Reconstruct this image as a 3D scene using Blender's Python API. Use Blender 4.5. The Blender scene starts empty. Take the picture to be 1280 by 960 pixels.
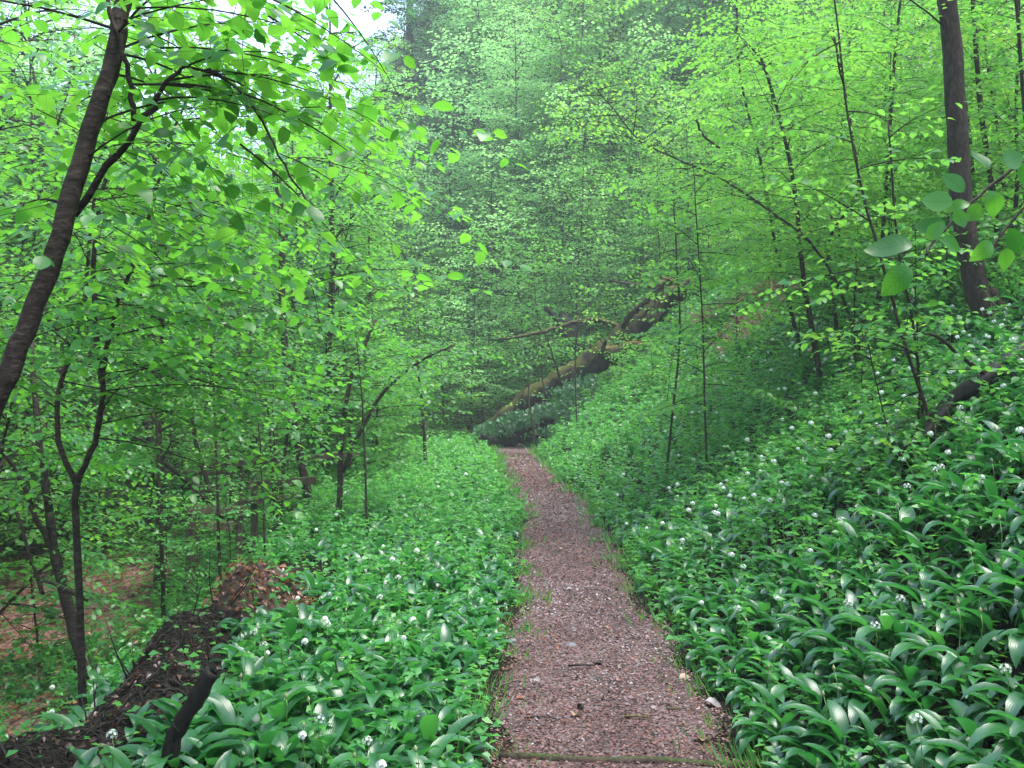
import bpy, math, random
import numpy as np
from mathutils import Matrix, Vector

# ------------------------------------------------------------------ camera, world, sun, exposure
S = bpy.context.scene
COL = S.collection
R = np.random.RandomState(7)
EYE = np.array([0.0, 0.0, 1.6])
FPX = 1244.0
PITCH = math.atan(28 / FPX)
cam = bpy.data.cameras.new("camera")
cam.sensor_width = 36.0
cam.lens = 36.0 * FPX / 1280
cam.clip_start = 0.05
cam.clip_end = 1500
camo = bpy.data.objects.new("camera", cam)
COL.objects.link(camo)
camo.location = EYE
camo.rotation_euler = (math.pi / 2 + PITCH, 0, 0)
S.camera = camo

SUN_EL, SUN_AZ = math.radians(72), math.radians(105)      # azimuth from +Y towards +X
w = bpy.data.worlds.new("World")
S.world = w
w.use_nodes = True
nt = w.node_tree
bg = nt.nodes["Background"]
sky = nt.nodes.new("ShaderNodeTexSky")
sky.sky_type = 'NISHITA'
sky.sun_disc = False
sky.sun_elevation = SUN_EL
sky.sun_rotation = SUN_AZ
sky.air_density = 1.0
sky.dust_density = 2.0
sky.ozone_density = 1.0
nt.links.new(sky.outputs[0], bg.inputs[0])
bg.inputs[1].default_value = 0.15
sl = bpy.data.lights.new("sun", 'SUN')
sl.energy = 1.3
sl.angle = math.radians(30)
sl.color = (1.0, 0.97, 0.92)
so = bpy.data.objects.new("sun", sl)
COL.objects.link(so)
sd = Vector((math.sin(SUN_AZ) * math.cos(SUN_EL), math.cos(SUN_AZ) * math.cos(SUN_EL), math.sin(SUN_EL)))
so.rotation_euler = sd.to_track_quat('Z', 'Y').to_euler()
so.location = (0, 0, 40)
S.view_settings.view_transform = 'Standard'
S.view_settings.look = 'None'
S.view_settings.exposure = 2.6
S.view_settings.gamma = 1
S.cycles.max_bounces = 8
S.cycles.diffuse_bounces = 4
S.cycles.glossy_bounces = 2
S.cycles.transmission_bounces = 4
S.cycles.volume_bounces = 1
S.cycles.transparent_max_bounces = 4
S.cycles.use_denoising = True
S.cycles.use_adaptive_sampling = True
HAZE = 0.0019

# ------------------------------------------------------------------ helpers: projection
cp, sp = math.cos(PITCH), math.sin(PITCH)


def ray(px, py):
    x, y = (px - 640) / FPX, (480 - py) / FPX
    return np.array([x, cp - y * sp, sp + y * cp])


def P(px, py, d):
    """the world point at depth d (metres along +Y) seen at that pixel"""
    r = ray(px, py)
    return EYE + r * (d / r[1])


def pix(p):
    q = np.asarray(p) - EYE
    f = q[..., 1] * cp + q[..., 2] * sp
    u = -q[..., 1] * sp + q[..., 2] * cp
    return 640 + FPX * q[..., 0] / np.maximum(f, .01), 480 - FPX * u / np.maximum(f, .01), f


# ------------------------------------------------------------------ terrain
YK = np.array([-40, 0, 4.5, 8, 14, 20.5, 28, 33, 40, 60.])
XK = np.array([.2, .35, .47, .54, .66, .26, -.02, -1.6, -7, -25.])


def path_x(y):
    return (np.interp(y - .8, YK, XK) + np.interp(y, YK, XK) + np.interp(y + .8, YK, XK)) / 3


def path_half(y):
    return .49 + .045 * np.sin(y * 1.3) + .035 * np.sin(y * 3.7 + 1) + .02 * np.sin(y * 9.1) + .075 * np.clip(5.5 - y, 0, 1.2)


def sstep(t):
    t = np.clip(t, 0, 1)
    return t * t * (3 - 2 * t)


def soft(t, k):
    """smooth max(0,t)"""
    return .5 * (t + np.sqrt(t * t + k * k)) - .5 * k * (t < 1e9) * np.exp(-np.abs(t))


def wob(x, y):
    return (.5 * np.sin(x * 1.1 + y * .7) + .3 * np.sin(x * 2.3 - y * 1.9 + 1) + .2 * np.sin(x * 4.1 + y * 3.7 + 2)
            + .12 * np.sin(x * 8.3 - y * 6.9 + .5) + .08 * np.sin(x * 13.1 + y * 14.9))


def edge_v(y):
    return np.interp(y, [0, 4.8, 6.4, 9.4, 14, 22, 30, 60], [2.0, 2.05, 2.15, 2.5, 3.1, 4.6, 6, 8]) + .12 * np.sin(y * 2.1)


def hgt(x, y):
    x = np.asarray(x, float)
    y = np.asarray(y, float)
    u = x - path_x(y)
    wd = path_half(y)
    pz = .34 * sstep((y - 9) / 19) + .3 * np.clip(y - 28, 0, 30) * .1
    v = np.maximum(0, u - wd)
    k = .66 + .22 * sstep((y - 14) / 12)
    zr = k * (np.sqrt(v * v + .16) - .4) - (k - .50) * np.maximum(0, v - 5.0) * sstep((v - 5) / 2)
    vl = np.maximum(0, -u - wd)
    e = edge_v(y)
    b = np.maximum(0, vl - e)
    deep = 1.75 - .95 * sstep((y - 12) / 8)
    zl = -.05 * vl - deep * (1 - np.exp(-b * .95 / deep * 1.15))
    zl = zl + .85 * np.maximum(0, vl - 11) * sstep((vl - 11) / 4)
    z = pz + zr + zl + .17 * np.exp(-((vl - e + .12) / .26) ** 2) * sstep((10 - y) / 2) * (u < 0) * (1 + .3 * np.sin(y * 5))
    z = z + wob(x, y) * .07 * sstep((np.abs(u) - wd) / 1.0) * (1 + .8 * sstep((v - 3) / 5))
    mask = sstep((x + 15 + .0 * y) / 12)
    rise = soft(y - 35, 3) * .56
    z = z + rise * (.30 + .70 * mask)
    z = z + wob(x * .25, y * .25) * 1.0 * sstep((y - 40) / 10)
    return z


def hz(x, y):
    return float(hgt(x, y))


def at(px, py, d0=2.0, d1=90.0):
    r = ray(px, py)
    ds = np.arange(d0, d1, .04)
    pts = EYE + r[None] * (ds / r[1])[:, None]
    below = pts[:, 2] < hgt(pts[:, 0], pts[:, 1])
    i = int(np.argmax(below)) if below.any() else len(ds) - 1
    return pts[i]


# ------------------------------------------------------------------ helpers: meshes
def nrm(a):
    return a / np.maximum(np.linalg.norm(a, axis=-1, keepdims=True), 1e-9)


def leaf_tmpl(stations, droop=.18, fold=.18, wmax=.5):
    """stations: list of (y, halfwidth). Ovate blade along +y, base at 0; cols: left, mid, right."""
    vs, fs, uv = [], [], []
    prev = None
    for (y, hw) in stations:
        z = -droop * y * y
        if hw <= 1e-4:
            idx = [len(vs)]
            vs.append((0, y, z)); uv.append((0, y))
        else:
            idx = [len(vs), len(vs) + 1, len(vs) + 2]
            vs += [(-hw, y, z + fold * hw), (0, y, z), (hw, y, z + fold * hw)]
            uv += [(-hw, y), (0, y), (hw, y)]
        if prev is not None:
            if len(prev) == 1:
                fs += [(prev[0], idx[1], idx[0]), (prev[0], idx[2], idx[1])]
            elif len(idx) == 1:
                fs += [(prev[0], prev[1], idx[0]), (prev[1], prev[2], idx[0])]
            else:
                fs += [(prev[0], prev[1], idx[1], idx[0]), (prev[1], prev[2], idx[2], idx[1])]
        prev = idx
    v = np.array(vs, float)
    return v, fs, np.array(uv, float)


BEECH = leaf_tmpl([(0, 0), (.08, .14), (.22, .27), (.42, .345), (.6, .32), (.78, .22), (.91, .10), (1, 0)])
BEECH_M = leaf_tmpl([(0, 0), (.25, .29), (.62, .31), (1, 0)])
BEECH_F = leaf_tmpl([(0, 0), (.42, .34), (1, 0)], fold=.25)
d4 = (np.array([(0, 0, 0), (-.33, .45, .08), (0, 1, -.12), (.33, .45, .08)], float), [(0, 3, 2, 1)],
      np.array([(0, 0), (-.33, .45), (0, 1), (.33, .45)], float))
BEECH_X = d4
NETTLE = leaf_tmpl([(0, 0), (.3, .24), (1, 0)], droop=.35, fold=.3)


class Acc:
    def __init__(s):
        s.v, s.l, s.n, s.m, s.r, s.u, s.nv = [], [], [], [], [], [], 0

    def add(s, v, faces_flat, sizes, mat=0, rnd=None, uv=None):
        v = np.asarray(v, float).reshape(-1, 3)
        s.v.append(v)
        s.l.append(np.asarray(faces_flat, np.int64) + s.nv)
        s.n.append(np.asarray(sizes, np.int64))
        s.m.append(np.full(len(sizes), mat, np.int32))
        s.r.append(np.broadcast_to(0.5 if rnd is None else rnd, (len(v),)).astype(float))
        s.u.append(np.zeros((len(v), 2)) if uv is None else uv)
        s.nv += len(v)

    def leaves(s, p, a, n, size, tmpl, mat=0, rnd=None, width=1.0):
        p = np.asarray(p, float).reshape(-1, 3)
        if not len(p):
            return
        K = len(p)
        a = nrm(np.asarray(a, float).reshape(-1, 3))
        n = np.asarray(n, float).reshape(-1, 3)
        sd = nrm(np.cross(a, n))
        n = np.cross(sd, a)
        size = np.broadcast_to(size, (K,))
        width = np.broadcast_to(width, (K,))
        T, fs, uv = tmpl
        V = p[:, None] + size[:, None, None] * (T[None, :, 0:1] * width[:, None, None] * sd[:, None]
                                                + T[None, :, 1:2] * a[:, None] + T[None, :, 2:3] * n[:, None])
        flat = np.concatenate([np.array(f) for f in fs])
        sz = np.array([len(f) for f in fs])
        L = (flat[None] + (np.arange(K) * len(T))[:, None]).ravel()
        if rnd is None:
            rnd = R.rand(K)
        s.add(V.reshape(-1, 3), L, np.tile(sz, K), mat, np.repeat(rnd, len(T)), np.tile(uv, (K, 1)))

    def tube(s, pts, rad, sides=6, mat=0, cap=True, rough=0.0, rnd=None):
        pts = np.asarray(pts, float)
        rad = np.broadcast_to(np.asarray(rad, float), (len(pts),))
        t = nrm(np.gradient(pts, axis=0))
        ref = np.array([.31, .17, .93]) if abs(t[0] @ np.array([0, 0, 1.])) < .9 else np.array([1., .2, 0])
        a = nrm(np.cross(t, ref))
        b = np.cross(t, a)
        th = np.arange(sides) * 2 * math.pi / sides
        rr = rad[:, None] * (1 + rough * (R.rand(len(pts), sides) - .5))
        V = pts[:, None] + rr[..., None] * (np.cos(th)[None, :, None] * a[:, None] + np.sin(th)[None, :, None] * b[:, None])
        i = np.arange(len(pts) - 1)[:, None] * sides
        j = np.arange(sides)[None]
        jn = (j + 1) % sides
        q = np.stack([i + j, i + jn, i + sides + jn, i + sides + j], -1).reshape(-1)
        sz = [4] * ((len(pts) - 1) * sides)
        if cap:
            q = np.concatenate([q, np.arange(sides)[::-1], (len(pts) - 1) * sides + np.arange(sides)])
            sz = sz + [sides, sides]
        uv = np.stack([np.tile(th / 6.283, len(pts)), np.repeat(np.arange(len(pts)) * .3, sides)], -1)
        s.add(V.reshape(-1, 3), q, sz, mat, rnd, uv)

    def sticks(s, p0, p1, r0, r1, mat=0):
        """many straight tapered three-sided twigs"""
        p0, p1 = np.asarray(p0, float), np.asarray(p1, float)
        K = len(p0)
        if not K:
            return
        t = nrm(p1 - p0)
        a = nrm(np.cross(t, np.array([.3, .2, .93])))
        b = np.cross(t, a)
        r0 = np.broadcast_to(r0, (K,)); r1 = np.broadcast_to(r1, (K,))
        V = np.zeros((K, 6, 3))
        for k in range(3):
            d = math.cos(k * 2.0944) * a + math.sin(k * 2.0944) * b
            V[:, k] = p0 + d * r0[:, None]
            V[:, 3 + k] = p1 + d * r1[:, None]
        f = np.array([0, 1, 4, 3, 1, 2, 5, 4, 2, 0, 3, 5])
        L = (f[None] + (np.arange(K) * 6)[:, None]).ravel()
        s.add(V.reshape(-1, 3), L, [4] * (3 * K), mat)

    def mesh(s, name, mats, origin=None, smooth=True):
        me = bpy.data.meshes.new(name)
        v = np.concatenate(s.v)
        if origin is not None:
            v = v - np.asarray(origin)
        l = np.concatenate(s.l); n = np.concatenate(s.n)
        me.vertices.add(len(v)); me.vertices.foreach_set("co", v.astype(np.float32).ravel())
        me.loops.add(len(l)); me.loops.foreach_set("vertex_index", l.astype(np.int32))
        me.polygons.add(len(n))
        st = np.zeros(len(n), np.int32); st[1:] = np.cumsum(n)[:-1]
        me.polygons.foreach_set("loop_start", st)
        me.polygons.foreach_set("material_index", np.concatenate(s.m))
        me.polygons.foreach_set("use_smooth", np.full(len(n), smooth))
        for m in mats:
            me.materials.append(m)
        at_ = me.attributes.new("rnd", 'FLOAT', 'POINT')
        at_.data.foreach_set("value", np.concatenate(s.r).astype(np.float32))
        at_ = me.attributes.new("luv", 'FLOAT2', 'POINT')
        at_.data.foreach_set("vector", np.concatenate(s.u).astype(np.float32).ravel())
        me.update(calc_edges=True)
        return me


def put(name, me, parent=None, loc=None, kind=None):
    o = bpy.data.objects.new(name, me)
    COL.objects.link(o)
    if parent is not None:
        o.parent = parent
    if loc is not None:
        o.location = loc
    if kind:
        o['kind'] = kind
    return o


def tag(o, label, cat, group=None, kind=None):
    o['label'] = label
    o['category'] = cat
    if group:
        o['group'] = group
    if kind:
        o['kind'] = kind
    return o


def thing(name, label, cat, loc=(0, 0, 0), group=None):
    o = put(name, None, loc=loc)
    return tag(o, label, cat, group)


def copy_tree(root, loc, rz, scale, label=None, group=None, tilt=(0, 0)):
    r = root.copy()
    COL.objects.link(r)
    r.location = loc
    r.rotation_euler = (tilt[0], tilt[1], rz)
    r.scale = (scale, scale, scale * R.uniform(.9, 1.1))
    if label:
        r['label'] = label
    if group:
        r['group'] = group
    for ch in root.children:
        c = ch.copy(); COL.objects.link(c); c.parent = r
        for g in ch.children:
            d = g.copy(); COL.objects.link(d); d.parent = c
    return r


# ------------------------------------------------------------------ materials
def newmat(name):
    m = bpy.data.materials.new(name)
    m.use_nodes = True
    t = m.node_tree
    for n in list(t.nodes):
        t.nodes.remove(n)
    out = t.nodes.new("ShaderNodeOutputMaterial")
    return m, t, out


def N(t, typ, **kw):
    n = t.nodes.new(typ)
    for k, v in kw.items():
        setattr(n, k, v)
    return n


def ramp(t, fac, stops):
    r = N(t, "ShaderNodeValToRGB")
    e = r.color_ramp.elements
    while len(e) < len(stops):
        e.new(.5)
    for q, (p, c) in zip(e, stops):
        q.position = p
        q.color = (*c, 1)
    t.links.new(fac, r.inputs[0])
    return r.outputs[0]


def leaf_mat(name, cols, tcols, rough=.38, spec=.5, trans=.45, veins=0.0, vfreq=60, objvar=.5, bump=0.0):
    m, t, out = newmat(name)
    a = N(t, "ShaderNodeAttribute", attribute_name="rnd")
    oi = N(t, "ShaderNodeObjectInfo")
    mx = N(t, "ShaderNodeMath", operation='MULTIPLY_ADD')
    t.links.new(oi.outputs['Random'], mx.inputs[0])
    mx.inputs[1].default_value = objvar
    sc = N(t, "ShaderNodeMath", operation='MULTIPLY')
    t.links.new(a.outputs['Fac'], sc.inputs[0]); sc.inputs[1].default_value = 1 - objvar
    t.links.new(sc.outputs[0], mx.inputs[2])
    fac = mx.outputs[0]
    c1 = ramp(t, fac, cols)
    c2 = ramp(t, fac, tcols)
    p = N(t, "ShaderNodeBsdfPrincipled")
    p.inputs['Roughness'].default_value = rough
    p.inputs['Specular IOR Level'].default_value = spec
    tr = N(t, "ShaderNodeBsdfTranslucent")
    if veins or bump:
        lu = N(t, "ShaderNodeAttribute", attribute_name="luv")
        sx = N(t, "ShaderNodeSeparateXYZ")
        t.links.new(lu.outputs['Vector'], sx.inputs[0])
        ab = N(t, "ShaderNodeMath", operation='ABSOLUTE')
        t.links.new(sx.outputs[0], ab.inputs[0])
        ma = N(t, "ShaderNodeMath", operation='MULTIPLY_ADD')       # y - |x|*k
        t.links.new(ab.outputs[0], ma.inputs[0]); ma.inputs[1].default_value = -.9 if vfreq < 100 else -40
        t.links.new(sx.outputs[1], ma.inputs[2])
        mf = N(t, "ShaderNodeMath", operation='MULTIPLY')
        t.links.new(ma.outputs[0], mf.inputs[0]); mf.inputs[1].default_value = vfreq if vfreq < 100 else 8
        sn = N(t, "ShaderNodeMath", operation='SINE')
        t.links.new(mf.outputs[0], sn.inputs[0])
        mr = N(t, "ShaderNodeMapRange")
        t.links.new(sn.outputs[0], mr.inputs[0])
        mr.inputs[1].default_value = .55; mr.inputs[2].default_value = 1.0
        mr.inputs[3].default_value = 0; mr.inputs[4].default_value = veins
        # midrib
        mb = N(t, "ShaderNodeMapRange")
        t.links.new(ab.outputs[0], mb.inputs[0])
        mb.inputs[1].default_value = .006; mb.inputs[2].default_value = .022
        mb.inputs[3].default_value = veins * 1.3; mb.inputs[4].default_value = 0
        mm = N(t, "ShaderNodeMath", operation='MAXIMUM')
        t.links.new(mr.outputs[0], mm.inputs[0]); t.links.new(mb.outputs[0], mm.inputs[1])
        for c, tgt in ((c1, p.inputs['Base Color']), (c2, tr.inputs[0])):
            mc = N(t, "ShaderNodeMixRGB", blend_type='MULTIPLY')
            t.links.new(mm.outputs[0], mc.inputs[0])
            t.links.new(c, mc.inputs[1])
            mc.inputs[2].default_value = (.45, .5, .4, 1)
            t.links.new(mc.outputs[0], tgt)
        if bump:
            bp = N(t, "ShaderNodeBump")
            bp.inputs['Strength'].default_value = bump
            bp.inputs['Distance'].default_value = .003
            t.links.new(sn.outputs[0], bp.inputs['Height'])
            t.links.new(bp.outputs[0], p.inputs['Normal'])
    else:
        t.links.new(c1, p.inputs['Base Color'])
        t.links.new(c2, tr.inputs[0])
    mixs = N(t, "ShaderNodeMixShader")
    mixs.inputs[0].default_value = trans
    t.links.new(p.outputs[0], mixs.inputs[1])
    t.links.new(tr.outputs[0], mixs.inputs[2])
    t.links.new(mixs.outputs[0], out.inputs[0])
    return m


G3 = lambda a, b, c: [(0, a), (.5, b), (1, c)]
M_BEECH = leaf_mat("young beech leaf", G3((.020, .12, .020), (.038, .19, .028), (.065, .25, .035)),
                   G3((.08, .36, .03), (.17, .54, .045), (.29, .68, .06)), rough=.36, trans=.5, veins=.35, vfreq=50)
M_BEECHF = leaf_mat("forest leaf far", G3((.025, .13, .024), (.048, .20, .032), (.085, .26, .04)),
                    G3((.09, .37, .045), (.18, .53, .06), (.30, .66, .08)), rough=.42, trans=.45)
M_YELLOW = leaf_mat("spring yellow-green leaf", G3((.035, .16, .024), (.06, .24, .032), (.10, .30, .038)),
                    G3((.14, .48, .06), (.25, .62, .07), (.42, .72, .09)), rough=.4, trans=.5)
M_GARLIC = leaf_mat("wild garlic leaf", [(0, (.012, .075, .022)), (.5, (.020, .11, .030)), (.93, (.035, .15, .035)), (1, (.22, .24, .04))], [(0, (.03, .24, .04)), (.5, (.06, .35, .05)), (.93, (.11, .48, .06)), (1, (.4, .45, .08))], rough=.31, spec=.8, trans=.3,
                    veins=.06, vfreq=200, objvar=.3, bump=.12)
M_HERB = leaf_mat("herb leaf", G3((.022, .15, .030), (.042, .22, .038), (.075, .28, .045)),
                  G3((.09, .42, .06), (.17, .56, .08), (.27, .68, .09)), rough=.4, trans=.4, objvar=.1)
M_HILL = leaf_mat("light-raised hillside leaf", G3((.09, .26, .08), (.13, .32, .09), (.17, .36, .10)), G3((.24, .58, .18), (.32, .70, .20), (.42, .78, .22)), rough=.5, trans=.55)  # leaf colour raised to stand in for light and haze on shaded far crowns
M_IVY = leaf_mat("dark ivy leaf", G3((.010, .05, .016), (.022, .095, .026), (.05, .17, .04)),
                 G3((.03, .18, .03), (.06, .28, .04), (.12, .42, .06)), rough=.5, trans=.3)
M_GRASS = leaf_mat("grass blade", G3((.02, .10, .022), (.035, .15, .03), (.08, .20, .04)),
                   G3((.12, .40, .05), (.20, .52, .06), (.34, .60, .10)), rough=.45, trans=.35, objvar=0)
M_NEEDLE = leaf_mat("spruce needle", G3((.010, .030, .020), (.015, .042, .026), (.024, .055, .03)),
                    G3((.015, .05, .03), (.02, .07, .04), (.03, .09, .04)), rough=.6, trans=.15)
M_STALK = leaf_mat("pale green stalk", G3((.09, .20, .04), (.12, .26, .05), (.16, .30, .07)),
                   G3((.2, .4, .1), (.2, .4, .1), (.2, .4, .1)), rough=.4, trans=.2)
M_BUD = leaf_mat("papery bud", G3((.25, .32, .12), (.35, .40, .18), (.42, .48, .25)),
                 G3((.4, .5, .2), (.4, .5, .2), (.4, .5, .2)), rough=.5, trans=.3)
M_PETAL = leaf_mat("white garlic petal", G3((.70, .74, .66), (.78, .80, .74), (.82, .83, .80)),
                   G3((.7, .75, .6), (.7, .75, .6), (.7, .75, .6)), rough=.5, trans=.3)
M_DRYGRASS = leaf_mat("dry straw", G3((.16, .10, .05), (.26, .18, .09), (.36, .27, .15)),
                      G3((.2, .12, .05), (.25, .18, .08), (.3, .2, .1)), rough=.6, trans=.2, objvar=0)
M_LITTER = leaf_mat("dead beech leaf", [(0, (.05, .022, .014)), (.35, (.16, .055, .025)), (.7, (.26, .10, .05)), (1, (.34, .22, .15))],
                    G3((.15, .05, .02), (.25, .09, .03), (.3, .15, .06)), rough=.35, trans=.15, objvar=.4)
M_CHIP = leaf_mat("bark mulch chip", [(0, (.012, .009, .009)), (.15, (.055, .028, .025)), (.35, (.16, .065, .048)), (.55, (.19, .105, .09)), (.8, (.22, .175, .18)), (.95, (.30, .26, .275)), (1, (.40, .33, .28))],
                  G3((.1, .05, .03), (.1, .05, .03), (.1, .05, .03)), rough=.6, spec=.15, trans=.03, objvar=0)


def bark_mat(name, c0, c1, c2, moss=0.0, zs=.35, mossc=(.06, .10, .015), rough=.75, scale=9, bump=.6):
    m, t, out = newmat(name)
    tc = N(t, "ShaderNodeTexCoord")
    mp = N(t, "ShaderNodeMapping")
    mp.inputs['Scale'].default_value = (scale, scale, scale * zs)
    t.links.new(tc.outputs['Object'], mp.inputs[0])
    n1 = N(t, "ShaderNodeTexNoise")
    n1.inputs['Scale'].default_value = 2.2; n1.inputs['Detail'].default_value = 9; n1.inputs['Roughness'].default_value = .65
    t.links.new(mp.outputs[0], n1.inputs['Vector'])
    c = ramp(t, n1.outputs['Fac'], [(.3, c0), (.5, c1), (.72, c2)])
    p = N(t, "ShaderNodeBsdfPrincipled")
    p.inputs['Roughness'].default_value = rough
    p.inputs['Specular IOR Level'].default_value = .18
    if moss > 0:
        g = N(t, "ShaderNodeNewGeometry")
        sx = N(t, "ShaderNodeSeparateXYZ"); t.links.new(g.outputs['Normal'], sx.inputs[0])
        n2 = N(t, "ShaderNodeTexNoise"); n2.inputs['Scale'].default_value = 3.5; n2.inputs['Detail'].default_value = 6
        t.links.new(tc.outputs['Object'], n2.inputs['Vector'])
        ad = N(t, "ShaderNodeMath", operation='ADD')
        t.links.new(sx.outputs[2], ad.inputs[0])
        ms = N(t, "ShaderNodeMath", operation='MULTIPLY'); ms.inputs[1].default_value = 2.2
        t.links.new(n2.outputs['Fac'], ms.inputs[0]); t.links.new(ms.outputs[0], ad.inputs[1])
        mr = N(t, "ShaderNodeMapRange")
        t.links.new(ad.outputs[0], mr.inputs[0])
        mr.inputs[1].default_value = 1.9 - moss; mr.inputs[2].default_value = 2.3 - moss
        mc = N(t, "ShaderNodeMixRGB")
        n3 = N(t, "ShaderNodeTexNoise"); n3.inputs['Scale'].default_value = 60
        t.links.new(tc.outputs['Object'], n3.inputs['Vector'])
        cm = ramp(t, n3.outputs['Fac'], [(.3, tuple(x * .55 for x in mossc)), (.7, tuple(x * 1.5 for x in mossc))])
        t.links.new(mr.outputs[0], mc.inputs[0]); t.links.new(c, mc.inputs[1]); t.links.new(cm, mc.inputs[2])
        c = mc.outputs[0]
    t.links.new(c, p.inputs['Base Color'])
    bp = N(t, "ShaderNodeBump"); bp.inputs['Strength'].default_value = bump; bp.inputs['Distance'].default_value = .02
    t.links.new(n1.outputs['Fac'], bp.inputs['Height']); t.links.new(bp.outputs[0], p.inputs['Normal'])
    t.links.new(p.outputs[0], out.inputs[0])
    return m


M_BARK = bark_mat("smooth brown bark", (.014, .010, .007), (.030, .021, .016), (.085, .065, .052), moss=.15, mossc=(.04, .06, .02), zs=2.2, bump=.8)
M_BARKR = bark_mat("grey brown bark", (.018, .012, .008), (.040, .027, .018), (.085, .062, .045), moss=.2, mossc=(.035, .05, .012), scale=14)
M_TWIG = bark_mat("twig bark", (.012, .008, .006), (.022, .016, .012), (.04, .03, .022), bump=.1)
M_LOG = bark_mat("mossy log bark", (.010, .007, .005), (.026, .018, .011), (.06, .042, .026), moss=.62, mossc=(.050, .050, .006), scale=4, bump=1)
M_ORANGE = bark_mat("mossy orange wood", (.045, .028, .014), (.10, .066, .032), (.17, .12, .07), moss=.45, mossc=(.10, .085, .012), scale=8)
M_PALEWOOD = bark_mat("weathered timber", (.045, .032, .022), (.09, .065, .045), (.16, .12, .085), moss=.45, mossc=(.04, .07, .018), scale=5)
M_DARKWOOD = bark_mat("wet dark wood", (.010, .008, .007), (.018, .014, .012), (.035, .027, .022), rough=.5)


def ground_mat():
    m, t, out = newmat("forest floor")
    g = N(t, "ShaderNodeNewGeometry")
    n1 = N(t, "ShaderNodeTexNoise"); n1.inputs['Scale'].default_value = 1.7; n1.inputs['Detail'].default_value = 10
    n2 = N(t, "ShaderNodeTexVoronoi"); n2.inputs['Scale'].default_value = 18
    for n in (n1, n2):
        t.links.new(g.outputs['Position'], n.inputs['Vector'])
    soil = ramp(t, n1.outputs['Fac'], [(.3, (.005, .004, .003)), (.5, (.011, .008, .005)), (.7, (.022, .015, .010))])
    lit = ramp(t, n2.outputs['Color'], [(.1, (.08, .04, .035)), (.5, (.22, .11, .09)), (.9, (.33, .21, .18))])
    a = N(t, "ShaderNodeAttribute", attribute_name="litter")
    g2 = N(t, "ShaderNodeAttribute", attribute_name="green")
    mx = N(t, "ShaderNodeMixRGB"); t.links.new(a.outputs['Fac'], mx.inputs[0])
    t.links.new(soil, mx.inputs[1]); t.links.new(lit, mx.inputs[2])
    gr = ramp(t, n1.outputs['Fac'], [(.3, (.02, .05, .012)), (.7, (.05, .10, .02))])
    my = N(t, "ShaderNodeMixRGB"); t.links.new(g2.outputs['Fac'], my.inputs[0])
    t.links.new(mx.outputs[0], my.inputs[1]); t.links.new(gr, my.inputs[2])
    p = N(t, "ShaderNodeBsdfPrincipled"); p.inputs['Roughness'].default_value = .9; p.inputs['Specular IOR Level'].default_value = .1
    t.links.new(my.outputs[0], p.inputs['Base Color'])
    n3 = N(t, "ShaderNodeTexNoise"); n3.inputs['Scale'].default_value = 25; n3.inputs['Detail'].default_value = 8
    t.links.new(g.outputs['Position'], n3.inputs['Vector'])
    bp = N(t, "ShaderNodeBump"); bp.inputs['Strength'].default_value = .9; bp.inputs['Distance'].default_value = .03
    t.links.new(n3.outputs['Fac'], bp.inputs['Height']); t.links.new(bp.outputs[0], p.inputs['Normal'])
    t.links.new(p.outputs[0], out.inputs[0])
    return m


def path_mat():
    m, t, out = newmat("trodden bark and gravel")
    g = N(t, "ShaderNodeNewGeometry")
    n1 = N(t, "ShaderNodeTexVoronoi"); n1.inputs['Scale'].default_value = 75
    n2 = N(t, "ShaderNodeTexNoise"); n2.inputs['Scale'].default_value = 3; n2.inputs['Detail'].default_value = 8
    n3 = N(t, "ShaderNodeTexNoise"); n3.inputs['Scale'].default_value = 90; n3.inputs['Detail'].default_value = 4
    for n in (n1, n2, n3):
        t.links.new(g.outputs['Position'], n.inputs['Vector'])
    c = ramp(t, n1.outputs['Color'], [(0, (.02, .013, .013)), (.35, (.08, .042, .036)), (.6, (.13, .078, .068)), (.85, (.16, .125, .13)), (1, (.24, .20, .20))])
    d = ramp(t, n2.outputs['Fac'], [(.35, (.55, .5, .5)), (.65, (1, 1, 1))])
    mx = N(t, "ShaderNodeMixRGB", blend_type='MULTIPLY'); mx.inputs[0].default_value = 1
    t.links.new(c, mx.inputs[1]); t.links.new(d, mx.inputs[2])
    p = N(t, "ShaderNodeBsdfPrincipled"); p.inputs['Roughness'].default_value = .65; p.inputs['Specular IOR Level'].default_value = .3
    t.links.new(mx.outputs[0], p.inputs['Base Color'])
    bp = N(t, "ShaderNodeBump"); bp.inputs['Strength'].default_value = 1; bp.inputs['Distance'].default_value = .012
    t.links.new(n3.outputs['Fac'], bp.inputs['Height']); t.links.new(bp.outputs[0], p.inputs['Normal'])
    t.links.new(p.outputs[0], out.inputs[0])
    return m


# ------------------------------------------------------------------ ground and path
DIRT = at(945, 400)            # bare slump on the slope
LIT = at(60, 770)              # leaf litter in the ravine


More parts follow.
